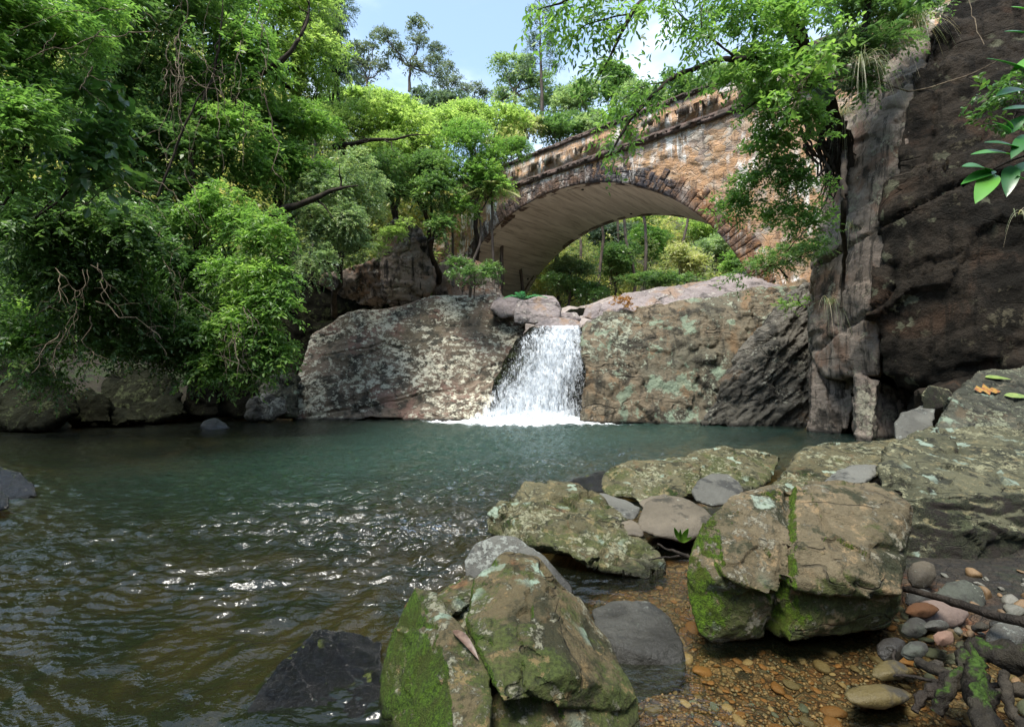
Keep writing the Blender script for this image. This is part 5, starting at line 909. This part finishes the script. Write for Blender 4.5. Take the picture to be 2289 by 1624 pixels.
    plant('tree', 'slender leafy tree in front of the left foot of the bridge', 'tree', [(1050, 330, 19, 60, 50), (1110, 365, 19, 55, 45), (1060, 420, 18.7, 60, 50), (1100, 430, 18.7, 35, 36), (1030, 480, 18.5, 36, 32), (1150, 340, 19, 40, 25)], fresh, .085, .04, 27, base=tuple(P(1050, 665, 18.6)), bark=gbark, tr=.06, droop=.35, L=2.6, m=10)
    plant('shrub', 'small shrub between the overhanging boulder and the arch foot', 'shrub', [(1060, 625, 17.8, 50, 22), (1030, 600, 18, 35, 20), (1100, 610, 18, 22, 22)], mid, .08, .035, 28, base=tuple(P(1060, 668, 18)), bark=bark, tr=.02, droop=.3, L=2.2)
    plant('shrub', 'bright sprig of leaves over the top of the rust-streaked boulder', 'shrub', [(880, 530, 18, 42, 18), (850, 560, 18, 25, 18), (900, 510, 18, 22, 12)], bright, .08, .04, 29, base=tuple(P(850, 530, 19)), bark=bark, tr=.02, droop=.4, L=2.0)
    plant('shrub', 'light green bushy tree in front of the parapet, left end of the bridge', 'tree', [(1040, 260, 27, 55, 35), (1110, 280, 27, 60, 40), (980, 290, 26, 60, 40), (1060, 310, 26, 60, 35)], bright, .13, .07, 30, base=(-2, 30, 6), bark=bark, tr=.16, droop=.2, L=3.0)
    plant('shrub', 'loose leafy sprays hanging low over the boulders, left part of the bank', 'shrub', [(200, 740, 11.4, 75, 42), (90, 770, 11.2, 60, 38), (280, 780, 11.6, 60, 36), (350, 800, 11.8, 50, 32), (30, 700, 11.2, 60, 45), (170, 800, 11.6, 45, 26)], fresh, .10, .045, 34, base=(-14.5, 15.5, 3), bark=bark, tr=.05, droop=.5, hang=.3, L=1.8, six=True)
    plant('shrub', 'leafy sprays trailing in front of the dark rocks, centre of the bank', 'shrub', [(440, 800, 11.8, 50, 40), (400, 740, 11.8, 60, 45), (480, 760, 11.6, 50, 45), (520, 830, 11.7, 40, 30), (600, 830, 11.8, 40, 25)], mid, .10, .045, 35, base=(-10.8, 17.5, 3), bark=bark, tr=.05, droop=.5, hang=.35, L=1.9, six=True)
    # palms by the arch foot
    for (px, py, d, lab, sd) in ((1100, 440, 18.9, 'feather palm whose fronds fan out against the arch soffit', 31), (1010, 470, 19.4, 'feather palm half buried in foliage left of the arch', 32)):
        rr = np.random.default_rng(sd); sp = [((math.cos(a) * 1.0, -.4 + .5 * math.sin(a * 3), .15 + .8 * abs(math.sin(a))), rr.uniform(1.0, 1.45), .55) for a in np.linspace(-.35, math.pi + .35, 9)]
        fronds('palm', lab, 'palm', P(px, py, d), sp, gold if sd == 31 else pale, gbark, .42, .03, 40, sd, trunk=(P(px + 3, 640, d), .055))
    fronds('fern', 'bright green fern frond pair at the lip of the waterfall', 'fern', P(1168, 668, 17.9), [((-.9, -.2, .5), .8, .5), ((.9, -.2, .35), .95, .35), ((-.3, -.4, .9), .5, .5)], leaf_mat('fern_green', (.03, .12, .04), (.05, .22, .07), (.09, .32, .1), .35), bark, .26, .03, 26, 33)
    # long bare limbs seen through the leaves
    limbs = [('dark bare limb crossing the light green tree', [(745, 330, 17.5), (790, 318, 17.5), (860, 312, 17.4), (960, 300, 17.6)], .10), ('thick dark limb rising out of the hollow', [(590, 490, 14.2), (660, 460, 14.2), (740, 425, 14.3), (800, 415, 14.5)], .12),
             ('leaning dark stem in the middle of the left bank', [(440, 560, 12.6), (430, 400, 12.8), (445, 230, 13), (490, 130, 13), (500, 0, 13)], .07), ('curved dark branch inside the vine-draped tree', [(350, 440, 11.9), (420, 260, 11.9), (445, 210, 11.9), (520, 160, 11.9)], .03),
             ('leaning dark branch at the upper right of the left bank', [(560, 180, 14), (640, 130, 14), (690, 60, 14.2), (690, -20, 14.3)], .08), ('slanting dark branch under the corner foliage', [(195, 190, 9.4), (240, 225, 9.4), (300, 255, 9.5)], .04)]
    for i, (lab, pts, r) in enumerate(limbs):
        pp = np.array([P(*q) for q in pts]); kk = np.linspace(0, 1, len(pp)); t = np.linspace(0, 1, 24); c = np.stack([np.interp(t, kk, pp[:, j]) for j in range(3)], 1)
        for _ in range(6): c[1:-1] = (c[:-2] + c[1:-1] * 2 + c[2:]) / 4
        rr = np.random.default_rng(i); c += .06 * np.stack([fbm(c * 1.3 + q * 7, 2) for q in range(3)], 1)
        T = Tubes(); T.add(c, r * (1 - .85 * np.linspace(0, 1, 24) ** 1.3), 8, .3)
        for _ in range(5):
            s = c[rr.integers(4, 22)]; T.add(wiggle(s, s + rr.normal(size=3) * (.6, .4, .5), 7, .15, rr), np.linspace(r * .3, r * .08, 7), 5)
        tag(T.build('tree_limb', bark, None, c[0]), lab, 'tree limb', 'dark limbs among the left bank foliage')
    # pale hanging stems and vines
    rr = np.random.default_rng(77)
    sets = [('bare pale brown stems dangling above the lichen-green boulder', [(120, 640), (240, 800)], 10.3, 13, 55, 110), ('tangle of bare stems under the shaded thicket', [(300, 620), (430, 790)], 11.7, 10, 50, 100), ('grey vines hanging inside the vine-draped tree', [(380, 40), (600, 330)], 12.2, 22, 25, 190),
            ('thin bare twigs arching out of the corner foliage', [(120, 10), (420, 200)], 7.6, 12, 150, 60), ('short bare stems at the tip of the bright cascading bush', [(470, 720), (560, 860)], 11.2, 8, 30, 80), ('pale creeper stems on the shaded slope', [(200, 420), (420, 620)], 11.4, 14, 70, 120)]
    for lab, ((x0, y0), (x1, y1)), d, n, hx, hy in sets:
        T = Tubes()
        for i in range(n):
            a = (rr.uniform(x0, x1), rr.uniform(y0, y1) - hy * .5); b = (a[0] + rr.normal() * hx, a[1] + hy * rr.uniform(.5, 1.3)); dd = d - .9 + rr.uniform(-.25, .25)
            c = wiggle(P(*a, dd), P(*b, dd + rr.uniform(-.3, .3)), 14, .13, rr, sag=-.04); r = rr.uniform(.006, .013) * d / 11; T.add(c, np.linspace(r, r * .4, 14), 5)
            for _ in range(2):
                s = c[rr.integers(5, 13)]; T.add(wiggle(s, s + rr.normal(size=3) * (.25, .15, .2) - (0, 0, .2), 6, .15, rr), np.linspace(r * .5, r * .2, 6), 4)
        tag(T.build('vine', pbark, None, P((x0 + x1) / 2, y0, d)), lab, 'vine')
    # ---------------- far hillside
    far = [('tree', 'gum tree with forked bare limbs standing tallest against the sky', 1), ]
    def gumtree(px, py, top, d, spread, mat, lab, sd, cl, bk=gbark, ll=.26, lw=.10, L=1.9, trk=.16):
        rng = np.random.default_rng(sd); base = P(px, py, d); e = empty('tree', base, lab, 'tree'); cc = [(x, y, d + rng.uniform(-1, 1), rx, ry) for x, y, rx, ry in cl]
        V, f, a, ctr = crown(cc, ll, lw, rng, L=L, K=6, droop=.3, m=6); mesh_obj('crown', V, f, mat, e, attrs={'var': ('FACE', a)})
        T = Tubes(); fork = P(px + spread * .1, py * .55 + top * .45 + 15, d); T.add(wiggle(base, fork, 8, .04, rng), np.linspace(trk, trk * .7, 8), 7, .2); T.build('trunk', bk, e); T = Tubes()
        for c, r, l in ctr:
            bp = wiggle(fork, c, 8, .12, rng); T.add(bp, np.linspace(trk * .5, trk * .2, 8), 5)
            for q in l[:4]: T.add(wiggle(bp[rng.integers(3, 7)], q, 5, .1, rng), np.linspace(trk * .18, .012, 5), 4)
        T.build('branch', bk, e)
    gumtree(915, 205, 50, 48, 20, gum, 'gum tree with forked bare limbs standing tallest against the sky', 41, [(940, 70, 22, 22), (935, 105, 20, 18), (865, 90, 25, 16), (890, 130, 25, 22), (980, 120, 22, 18), (965, 150, 25, 16), (920, 155, 22, 16), (850, 75, 12, 10), (985, 175, 20, 14)])
    gumtree(820, 225, 90, 50, 10, gum, 'thin brownish gum left of the tallest gum', 42, [(800, 120, 22, 25), (835, 110, 20, 22), (780, 150, 22, 22), (815, 165, 28, 22), (850, 160, 20, 20), (760, 130, 20, 25), (800, 195, 30, 18)], ll=.22)
    gumtree(1000, 225, 150, 55, 0, gum, 'small gum just left of the open sky notch', 43, [(1000, 160, 20, 14), (1020, 185, 22, 14), (985, 190, 20, 14), (1040, 205, 20, 12)])
    gumtree(1060, 235, 190, 60, 0, gum, 'low rounded treetop at the bottom of the sky notch', 44, [(1060, 205, 18, 12), (1080, 220, 25, 12), (1045, 225, 20, 10)])
    gumtree(1150, 250, 120, 44, 0, pale, 'broad pale green tree right of the sky notch', 45, [(1130, 150, 28, 22), (1175, 160, 28, 25), (1150, 195, 40, 25), (1210, 190, 30, 28), (1190, 235, 40, 25), (1120, 225, 22, 25), (1240, 230, 30, 25)], L=2.6)
    # layered pine
    rng = np.random.default_rng(46); base = P(1212, 260, 42); e = empty('pine_tree', base, 'tall dark thin-crowned pine rising above the pale green tree', 'tree'); cc = []
    for q in np.linspace(0, 1, 12):
        y = 5 + 150 * q; w = 12 + 26 * q ** .7
        for sg in (-1, 1): cc.append((1208 + sg * w * rng.uniform(.5, .9), y + rng.uniform(-5, 5), 42 + rng.uniform(-.6, .6), w * .42, 5.5))
    V, f, a, ctr = crown(cc, .20, .06, rng, L=2.1, K=6, m=4); mesh_obj('crown', V, f, blue, e, attrs={'var': ('FACE', a)}); T = Tubes(); tp = wiggle(base, P(1206, -8, 42), 14, .01, rng); T.add(tp, np.linspace(.17, .03, 14), 6); T.build('trunk', gbark, e); T = Tubes()
    for c, r, l in ctr: T.add(np.array([P(1208, 0, 42) * (1, 1, 0) + (0, 0, c[2] - .25), c]), np.array([.035, .015]), 4)
    T.build('branch', gbark, e)
    spec = [(1290, 215, 40, 55, 60, pale, 'tall pale tree behind the overhanging branches'), (1370, 200, 42, 50, 60, mid, 'dark-tipped tree behind the sloping parapet'), (1440, 230, 38, 60, 45, pale, 'pale tree just above the middle of the parapet'), (1530, 205, 40, 70, 50, mid, 'mid green tree above the right half of the parapet'),
            (1630, 190, 44, 80, 50, pale, 'pale tree beyond the right end of the parapet'), (860, 235, 40, 80, 35, bright, 'bright green tree below the brownish gum'), (760, 250, 36, 70, 50, bright, 'bright green tree where the left bank meets the hillside'), (975, 235, 38, 60, 32, blue, 'dark bottle-green round crown on the hillside'),
            (1060, 260, 42, 60, 28, mid, 'mid green crown right of the dark round one'), (1250, 290, 34, 60, 45, mid, 'leafy green tree just left of the parapet end'), (1170, 290, 33, 45, 40, gold, 'golden tan tree above the left end of the parapet'), (1340, 290, 34, 60, 40, pale, 'soft green tree behind the rising parapet'), (920, 275, 30, 60, 30, bright, 'yellow-green bush crown above the long bare limb'),
            (1000, 300, 28, 55, 35, fresh, 'fresh green crown in front of the dark round one'), (1400, 290, 36, 60, 35, mid, 'leafy tree touching the parapet from behind'), (700, 280, 24, 60, 50, fresh, 'fresh green tree high on the left slope'), (1120, 315, 30, 40, 30, gold, 'yellow-green tree crown beside the palm tops')]
    for i, (px, py, d, rx, ry, m, lab) in enumerate(spec):
        rr = np.random.default_rng(100 + i); cl = [(px + rr.uniform(-.5, .5) * rx, py + rr.uniform(-.45, .5) * ry, d + rr.uniform(-1, 1), rx * .55, ry * .55) for _ in range(5)]
        b = P(px, py + ry * 1.4, d); b[2] = min(b[2], max(tz(b[0], b[1]), 2)); plant('tree', lab, 'tree', cl, m, .0045 * d + .02, .0022 * d + .012, 200 + i, base=b, bark=gbark, tr=.13, L=2.8, K=7, m=8, twigs=3)
    # seen under the arch
    ua = [(1270, 600, 30, 62, 34, pale, 'round pale shrub with a flat bright top under the left of the arch'), (1270, 650, 29, 60, 34, mid, 'shaded leafy base thicket beneath the round pale shrub'), (1370, 600, 36, 60, 60, mid, 'dark green tree in the middle of the arch opening'), (1370, 530, 44, 80, 40, blue, 'shaded trees high in the arch opening'),
          (1460, 560, 42, 60, 50, fresh, 'green tree right of centre in the arch opening'), (1530, 590, 36, 55, 40, gold, 'pale straw-coloured tree at the right of the arch opening'), (1600, 570, 38, 50, 45, pale, 'light green tree at the right foot of the arch'), (1470, 630, 32, 90, 22, mid, 'low dark bushes behind the lilac rock ramp'), (1560, 520, 52, 60, 40, bright, 'sunlit far slope tree just under the arch'), (1330, 660, 27, 40, 25, deep, 'dark bush behind the waterfall lip'), (1420, 500, 60, 110, 40, bright, 'sunlit far treetops touching the far arch edge'), (1650, 600, 30, 40, 40, fresh, 'leafy bush beside the right springing of the arch')]
    for i, (px, py, d, rx, ry, m, lab) in enumerate(ua):
        rr = np.random.default_rng(300 + i); cl = [(px + rr.uniform(-.5, .5) * rx, py + rr.uniform(-.45, .5) * ry, d + rr.uniform(-1, 1), rx * .55, ry * .55) for _ in range(5)]
        b = P(px, py + ry * 1.5, d); b[2] = min(b[2], max(tz(b[0], b[1]), 2.5)); plant('tree' if ry > 33 else 'shrub', lab, 'tree' if ry > 33 else 'shrub', cl, m, .004 * d + .02, .0019 * d + .012, 400 + i, base=b, bark=gbark, tr=.09, L=2.6, K=7, m=8, twigs=3)
    # ---------------- right side
    # overhanging tree: trunk on the cliff, arms over the gorge
    h0 = hit(1885, 380)[2] - .1; e = empty('tree', P(1880, 320, h0), 'tree rooted in the cliff and leaning over the gorge, arms crossing bridge and sky', 'tree'); rng = np.random.default_rng(60)
    def path(pts, r0, r1, nn=26, am=.04, T=None, sides=8):
        pp = np.array([P(*q) for q in pts]); kk = np.linspace(0, 1, len(pp)); t = np.linspace(0, 1, nn); c = np.stack([np.interp(t, kk, pp[:, j]) for j in range(3)], 1)
        for _ in range(5): c[1:-1] = (c[:-2] + c[1:-1] * 2 + c[2:]) / 4
        c += am * np.stack([fbm(c * 1.5 + q * 7, 2) for q in range(3)], 1); T.add(c, np.linspace(r0, r1, nn), sides, .3); return c
    T = Tubes(); path([(1895, 400, h0 + .1), (1885, 330, h0 - .1), (1850, 240, h0 - .7), (1800, 130, h0 - 1.5), (1760, 30, 9.7), (1730, -60, 9.3)], .25, .15, T=T); path([(1935, 190, hit(1935, 215)[2]), (1930, 120, 10.8), (1945, -60, 10.4)], .09, .06, T=T); T.build('trunk', bark, e)
    T = Tubes(); arms = [path([(1795, 115, h0 - 1.6), (1700, 130, 8.8), (1600, 130, 8.0), (1500, 175, 7.5), (1430, 240, 7.2), (1385, 310, 7.1), (1365, 350, 7.0)], .055, .012, 34, T=T), path([(1758, 20, 9.6), (1650, -60, 8.3), (1480, -40, 6.8), (1420, 20, 6.5), (1370, 110, 6.4), (1335, 180, 6.4)], .055, .010, 34, T=T),
                        path([(1480, -60, 6.8), (1340, -30, 6.4), (1260, 0, 6.3), (1200, 20, 6.3)], .03, .006, 24, T=T), path([(1420, 30, 6.5), (1360, 40, 6.4), (1300, 55, 6.3), (1270, 90, 6.3)], .012, .004, 20, T=T), path([(1500, 180, 7.5), (1450, 190, 7.3), (1410, 200, 7.2), (1370, 240, 7.2)], .012, .004, 16, T=T), path([(1640, 125, 8.2), (1570, 70, 7.8), (1520, 30, 7.5), (1500, -10, 7.4)], .02, .006, 20, T=T), path([(1600, -50, 7.8), (1560, 30, 7.4), (1580, 100, 7.4)], .015, .005, 16, T=T)]
    for nm_, lst in (('a', [(1850, 240, h0 - .7), (1780, 260, 9.8), (1700, 300, 9.5)]), ('b', [(1880, 340, h0 - .1), (1800, 420, h0 - .8), (1720, 470, 10)]), ('c', [(1885, 380, h0), (1830, 480, h0 - .6), (1760, 560, 10.5)]), ('d', [(1797, 125, h0 - 1.5), (1720, 210, 9.2), (1660, 250, 9)])): path(lst, .035, .012, 18, T=T)
    T.build('branch', bark, e)
    cl = [(1640, 60, 8.6, 70, 60), (1720, 80, 8.9, 70, 70), (1690, 170, 8.8, 75, 60), (1770, 200, 9.1, 70, 70), (1700, 260, 9.2, 65, 55), (1620, 200, 8.6, 45, 35), (1790, 300, 9.4, 60, 55), (1710, 340, 9.6, 55, 45), (1800, 30, 9.0, 60, 50)]
    V, f, a, _ = crown(cl, .10, .042, rng, L=1.9, K=7, droop=.35, m=12, six=True)
    c2 = [(1740, 400, 9.8, 60, 40), (1680, 430, 9.9, 55, 35), (1790, 430, 9.9, 55, 45), (1650, 485, 10.1, 55, 28), (1740, 500, 10.1, 70, 40), (1820, 520, 10.2, 40, 50), (1640, 460, 10, 50, 20)]
    V2, f2, a2, _ = crown(c2, .075, .035, rng, L=1.9, K=8, droop=.3, m=10)
    OO, DD = [], []
    for c, cnt in zip(arms, (90, 85, 60, 50, 40, 50, 40)):
        kx = rng.integers(4, len(c), cnt); OO.append(c[kx] + .10 * rng.normal(size=(cnt, 3))); DD.append(nrm(.8 * unit(cnt, rng) + np.array([-.3, 0, -.25])))
    V3, f3, a3 = leaf_geo(np.concatenate(OO), np.concatenate(DD), 8, .32, .10, .040, .5, rng, True); 
    mesh_obj('crown', np.concatenate([V, V2, V3]), np.concatenate([f, f2 + len(V), f3 + len(V) + len(V2)]), fresh, e, attrs={'var': ('FACE', np.concatenate([a, a2, a3]))})
    # root mass and hanging roots under the trunk
    T = Tubes()
    for i in range(46):
        a = (rng.uniform(1790, 1900), rng.uniform(250, 330)); b = (rng.normal(1868, 22), rng.uniform(330, 470)); T.add(wiggle(P(*a, h0 - .5 + rng.uniform(-.2, .3)), P(*b, h0 - .1 + rng.uniform(-.25, .1)), 10, .12, rng), np.linspace(.045, .010, 10), 5, .3)
    path([(px_, py_, hit(px_, py_)[2] - .06) for px_, py_ in ((1888, 340), (1884, 420), (1886, 500), (1888, 600), (1880, 690))], .065, .035, 24, T=T); path([(px_, py_, hit(px_, py_)[2] - .05) for px_, py_ in ((1892, 440), (1890, 560), (1878, 640))], .035, .018, 20, T=T)
    T.build('root', bark, e)
    plant('shrub', 'low leafy shrub creeping over the lilac rock ramp', 'shrub', [(1700, 600, 13.2, 60, 20), (1770, 580, 12.9, 60, 30), (1640, 625, 13.8, 30, 10), (1820, 560, 12.4, 30, 30)], mid, .08, .035, 61, base=tuple(P(1760, 620, 13.5)), bark=bark, tr=.03, droop=.4, L=2.0)
    plant('shrub', 'leafy scrub crowning the cliff top beside the leaning tree', 'shrub', [(1880, 40, 10.8, 60, 55), (1960, 30, 11, 70, 50), (1880, 130, 10.9, 50, 45), (2040, 0, 11.2, 50, 40), (1930, 120, 11, 50, 42), (1900, 200, 11.3, 45, 35), (1945, 190, 10.9, 35, 28), (2010, 50, 11, 55, 35), (1985, 110, 11, 35, 22), (2075, 20, 11.2, 35, 25)], mid, .09, .04, 62, base=tuple(hit(1975, 200)[0]), bark=bark, tr=.05, droop=.4, L=2.6, gaps=.1)
    plant('vine', 'large lime leaves of a climber in front of the leaning trunk', 'vine', [(1770, 170, 8.3, 40, 22), (1730, 250, 8.3, 25, 40), (1850, 110, 8.4, 45, 22), (1770, 260, 8.3, 30, 16), (1900, 60, 8.5, 30, 15)], fresh, .12, .06, 63, base=tuple(P(1800, 200, 8.6)), bark=pbark, tr=.008, droop=.6, hang=.4, K=4, L=.8, six=True, leafpart='foliage')
    fg = leaf_mat('grey_green_fern', (0.0725, 0.15, 0.0735), (0.131, 0.237, 0.116), (0.217, 0.338, 0.158), .3)
    fronds('fern', 'feathery grey-green fern sprouting from the root mass', 'fern', P(1850, 235, h0 - 1.1), [((-1, -.3, .35), .95, .35), ((-.9, -.3, .05), .9, .3), ((-.6, -.4, .6), .8, .4), ((-.2, -.5, .8), .8, .5), ((.3, -.4, .8), .8, .6), ((-.8, -.2, -.3), .8, .3)], fg, bark, .22, .028, 30, 64)
    fronds('fern', 'dark fern on the cliff top right of the leaning trunk', 'fern', P(1975, 90, 10.6), [((-.6, -.5, .6), .9, .6), ((.2, -.6, .7), .8, .7), ((.8, -.4, .3), .8, .6), ((-.9, -.4, .1), .7, .5)], mid, bark, .22, .03, 28, 65)
    gm = leaf_mat('long_grass_blade', (0.087, 0.163, 0.0525), (0.203, 0.3, 0.105), (0.464, 0.475, 0.21), .3)
    for px, py, d, n, L, lab, sd in ((1860, 680, 10.2, 60, .9, 'grass tuft hanging from the grey column of the cliff', 71), (1905, 505, 9.3, 50, .8, 'pale straw grass tuft halfway up the cliff side', 72), (1925, 150, 9.3, 80, 1.1, 'long grass hanging beside the root mass', 73), (2040, 60, 9.7, 90, .9, 'grass fringe at the top edge of the dark cliff face', 74), (1880, 260, 9.2, 60, 1.2, 'long drooping grass blades over the root mass', 75), (1990, 120, 9.7, 70, .8, 'grass clump in the cleft at the cliff top', 76), (2289, 480, 5.2, 25, .6, 'thin grass at the right edge of the cliff', 77)):
        q, nn, dd = hit(px, py, .05)
        if dd > 13.5 or dd < 3: q = P(px, py, 10.8)
        tuft('grass_tuft', lab, q, n, L, gm, sd, droop=1.5, spread=.6)
    T = Tubes(); r5 = np.random.default_rng(80); kd = hit(2030, 205)[2] - .12; T.add(wiggle(P(1915, 160, 10.6), P(2030, 205, kd), 10, .05, r5), np.linspace(.012, .018, 10), 6); T.add(wiggle(P(2028, 205, kd), P(2240, 130, kd - 1.4), 14, .03, r5, sag=.08), np.linspace(.016, .008, 14), 6)
    T.add(wiggle(P(2150, -20, kd - .4), P(2200, 100, kd - .9), 10, .08, r5), .008, 5); tag(T.build('vine', pbark, None, P(2030, 205, kd)), 'bare pale vine looping across the dark cliff face', 'vine')
    # right edge spray of large leaves, close to the lens
    big = leaf_mat('large_glossy_leaf', (0.0217, 0.112, 0.0158), (0.0435, 0.213, 0.021), (0.131, 0.375, 0.0315), .3, .28, .6)
    e = empty('branch_spray', P(2380, 420, 2.1), 'spray of large glossy leaves reaching in from the right edge', 'branch'); T = Tubes(); c = wiggle(P(2420, 300, 2.0), P(2200, 385, 2.25), 12, .03, r5); T.add(c, np.linspace(.006, .003, 12), 6); c2 = wiggle(P(2420, 170, 2.3), P(2255, 285, 2.3), 10, .04, r5); T.add(c2, np.linspace(.005, .0025, 10), 6); T.build('stem', bark, e)
    for bx, by, tx, ty, w in ((2215, 383, 2150, 372, .07), (2225, 382, 2148, 412, .055), (2220, 388, 2180, 455, .075), (2260, 370, 2250, 440, .06), (2270, 350, 2170, 345, .05), (2250, 300, 2290, 258, .055), (2255, 300, 2218, 272, .05), (2262, 290, 2240, 262, .045), (2290, 340, 2200, 318, .055), (2300, 300, 2260, 355, .06), (2330, 360, 2240, 400, .06), (2290, 200, 2225, 215, .06), (2310, 180, 2205, 130, .06), (2330, 90, 2245, 70, .07), (2330, 250, 2240, 245, .055), (2330, 40, 2260, 15, .06), (2340, 130, 2260, 160, .06), (2320, 440, 2270, 390, .05)):
        leaf_blade(P(bx, by, 2.15), P(tx, ty, 2.1 + r5.uniform(-.05, .05)), w, (r5.uniform(-.3, .3), -.7, .8), big, 'leaf', None, .2, .05, parent=e, n=8)
    plant('shrub', 'small-leaved sprigs in front of the dark cliff near the right edge', 'shrub', [(2210, 215, 5.0, 30, 18), (2230, 245, 4.9, 45, 16), (2180, 285, 5.0, 22, 10), (2270, 225, 4.8, 35, 22), (2280, 300, 4.6, 30, 15), (2270, 190, 4.9, 30, 14)], deep, .055, .026, 66, base=tuple(P(2330, 260, 4.8)), bark=bark, tr=.006, droop=.4, L=1.5, six=True)
    plant('vine', 'dark leaves hanging into the top of the picture before the cliff top', 'vine', [(2075, 5, 6, 22, 14), (2030, -10, 6, 25, 12)], deep, .12, .06, 67, base=tuple(P(2060, -60, 6.2)), bark=bark, tr=.01, droop=.5, K=5, L=1.6, six=True, leafpart='foliage')
    orange = leaf_mat('orange_leaf', (.12, .09, .02), (.20, .12, .025), (.26, .20, .04), .3)
    plant('shrub', 'small orange-leaved plant on the rock right of the waterfall lip', 'shrub', [(1390, 678, 17.2, 18, 12), (1402, 688, 17.1, 12, 8)], orange, .07, .04, 68, base=tuple(P(1390, 695, 17.3)), bark=bark, tr=.008, L=1.8)
    plant('shrub', 'small green plant at the top of the folded rock hump', 'shrub', [(1750, 690, 14.2, 22, 10), (1790, 680, 14.1, 20, 10)], fresh, .07, .03, 69, base=tuple(P(1770, 700, 14.4)), bark=bark, tr=.008, L=1.6)
# ------------------------------------------------------------------ sky, sun and render
def build_light():
    w = bpy.data.worlds.new('World'); S.world = w; w.use_nodes = True; t = w.node_tree; t.nodes.clear()
    o = t.nodes.new('ShaderNodeOutputWorld'); b = t.nodes.new('ShaderNodeBackground'); s = t.nodes.new('ShaderNodeTexSky'); s.sky_type = 'NISHITA'; s.sun_disc = False
    d = np.array(SUN, float); d /= np.linalg.norm(d); el = math.asin(d[2]); s.sun_elevation = el; s.sun_rotation = math.atan2(d[0], d[1]); s.air_density = 1.0; s.dust_density = .6; s.altitude = 200
    tc = t.nodes.new('ShaderNodeTexCoord'); mp = t.nodes.new('ShaderNodeMapping'); t.links.new(tc.outputs['Generated'], mp.inputs[0]); mp.inputs['Scale'].default_value = (1, 1, 2.2)
    n = t.nodes.new('ShaderNodeTexNoise'); t.links.new(mp.outputs[0], n.inputs['Vector']); n.inputs['Scale'].default_value = 2.6; n.inputs['Detail'].default_value = 7; n.inputs['Roughness'].default_value = .55
    mr = t.nodes.new('ShaderNodeMapRange'); mr.interpolation_type = 'SMOOTHSTEP'; t.links.new(n.outputs[0], mr.inputs[0]); mr.inputs[1].default_value = .42; mr.inputs[2].default_value = .72; mr.inputs[3].default_value = .14; mr.inputs[4].default_value = .9
    mx = t.nodes.new('ShaderNodeMix'); mx.data_type = 'RGBA'; t.links.new(mr.outputs[0], mx.inputs[0]); t.links.new(s.outputs[0], mx.inputs[6]); mx.inputs[7].default_value = CLOUD
    tint = t.nodes.new('ShaderNodeMix'); tint.data_type = 'RGBA'; tint.blend_type = 'MULTIPLY'; tint.inputs[0].default_value = 1; t.links.new(s.outputs[0], tint.inputs[6]); tint.inputs[7].default_value = (.86, .98, .96, 1); t.links.new(tint.outputs[2], mx.inputs[6])
    t.links.new(mx.outputs[2], b.inputs[0]); b.inputs[1].default_value = SKYS; t.links.new(b.outputs[0], o.inputs[0])
    l = bpy.data.lights.new('sun', 'SUN'); l.energy = SUNE; l.angle = math.radians(SUNA); l.color = (1, .95, .86); lo = bpy.data.objects.new('sun', l); COL.objects.link(lo); lo.rotation_euler = Vector(d).to_track_quat('Z', 'Y').to_euler(); lo.location = (-10, -5, 30)
    v = S.view_settings; v.view_transform = 'Standard'; v.look = 'None'; v.gamma = 1; v.use_curve_mapping = False; v.exposure = EXPO
    c = S.cycles; c.use_denoising = True; c.max_bounces = 8; c.transparent_max_bounces = 24; c.diffuse_bounces = 5; c.glossy_bounces = 3; c.transmission_bounces = 4
    c.caustics_reflective = False; c.caustics_refractive = False; c.sample_clamp_indirect = 4
SUN = (-.20, -.34, .92); SKYS = .15; SUNE = 3.0; SUNA = 24.0; EXPO = 1.3; CLOUD = (5.0, 5.4, 5.8, 1)
import time as _t
def run(f): t0 = _t.time(); f(); print('%s %.1fs' % (f.__name__, _t.time() - t0))
for f in (build_ground, build_water, rock_materials, build_rocks, build_pebbles, build_small_things, build_fall, build_bridge, build_forest, build_plants, build_light): run(f)
print('leaves', NLEAF[0])
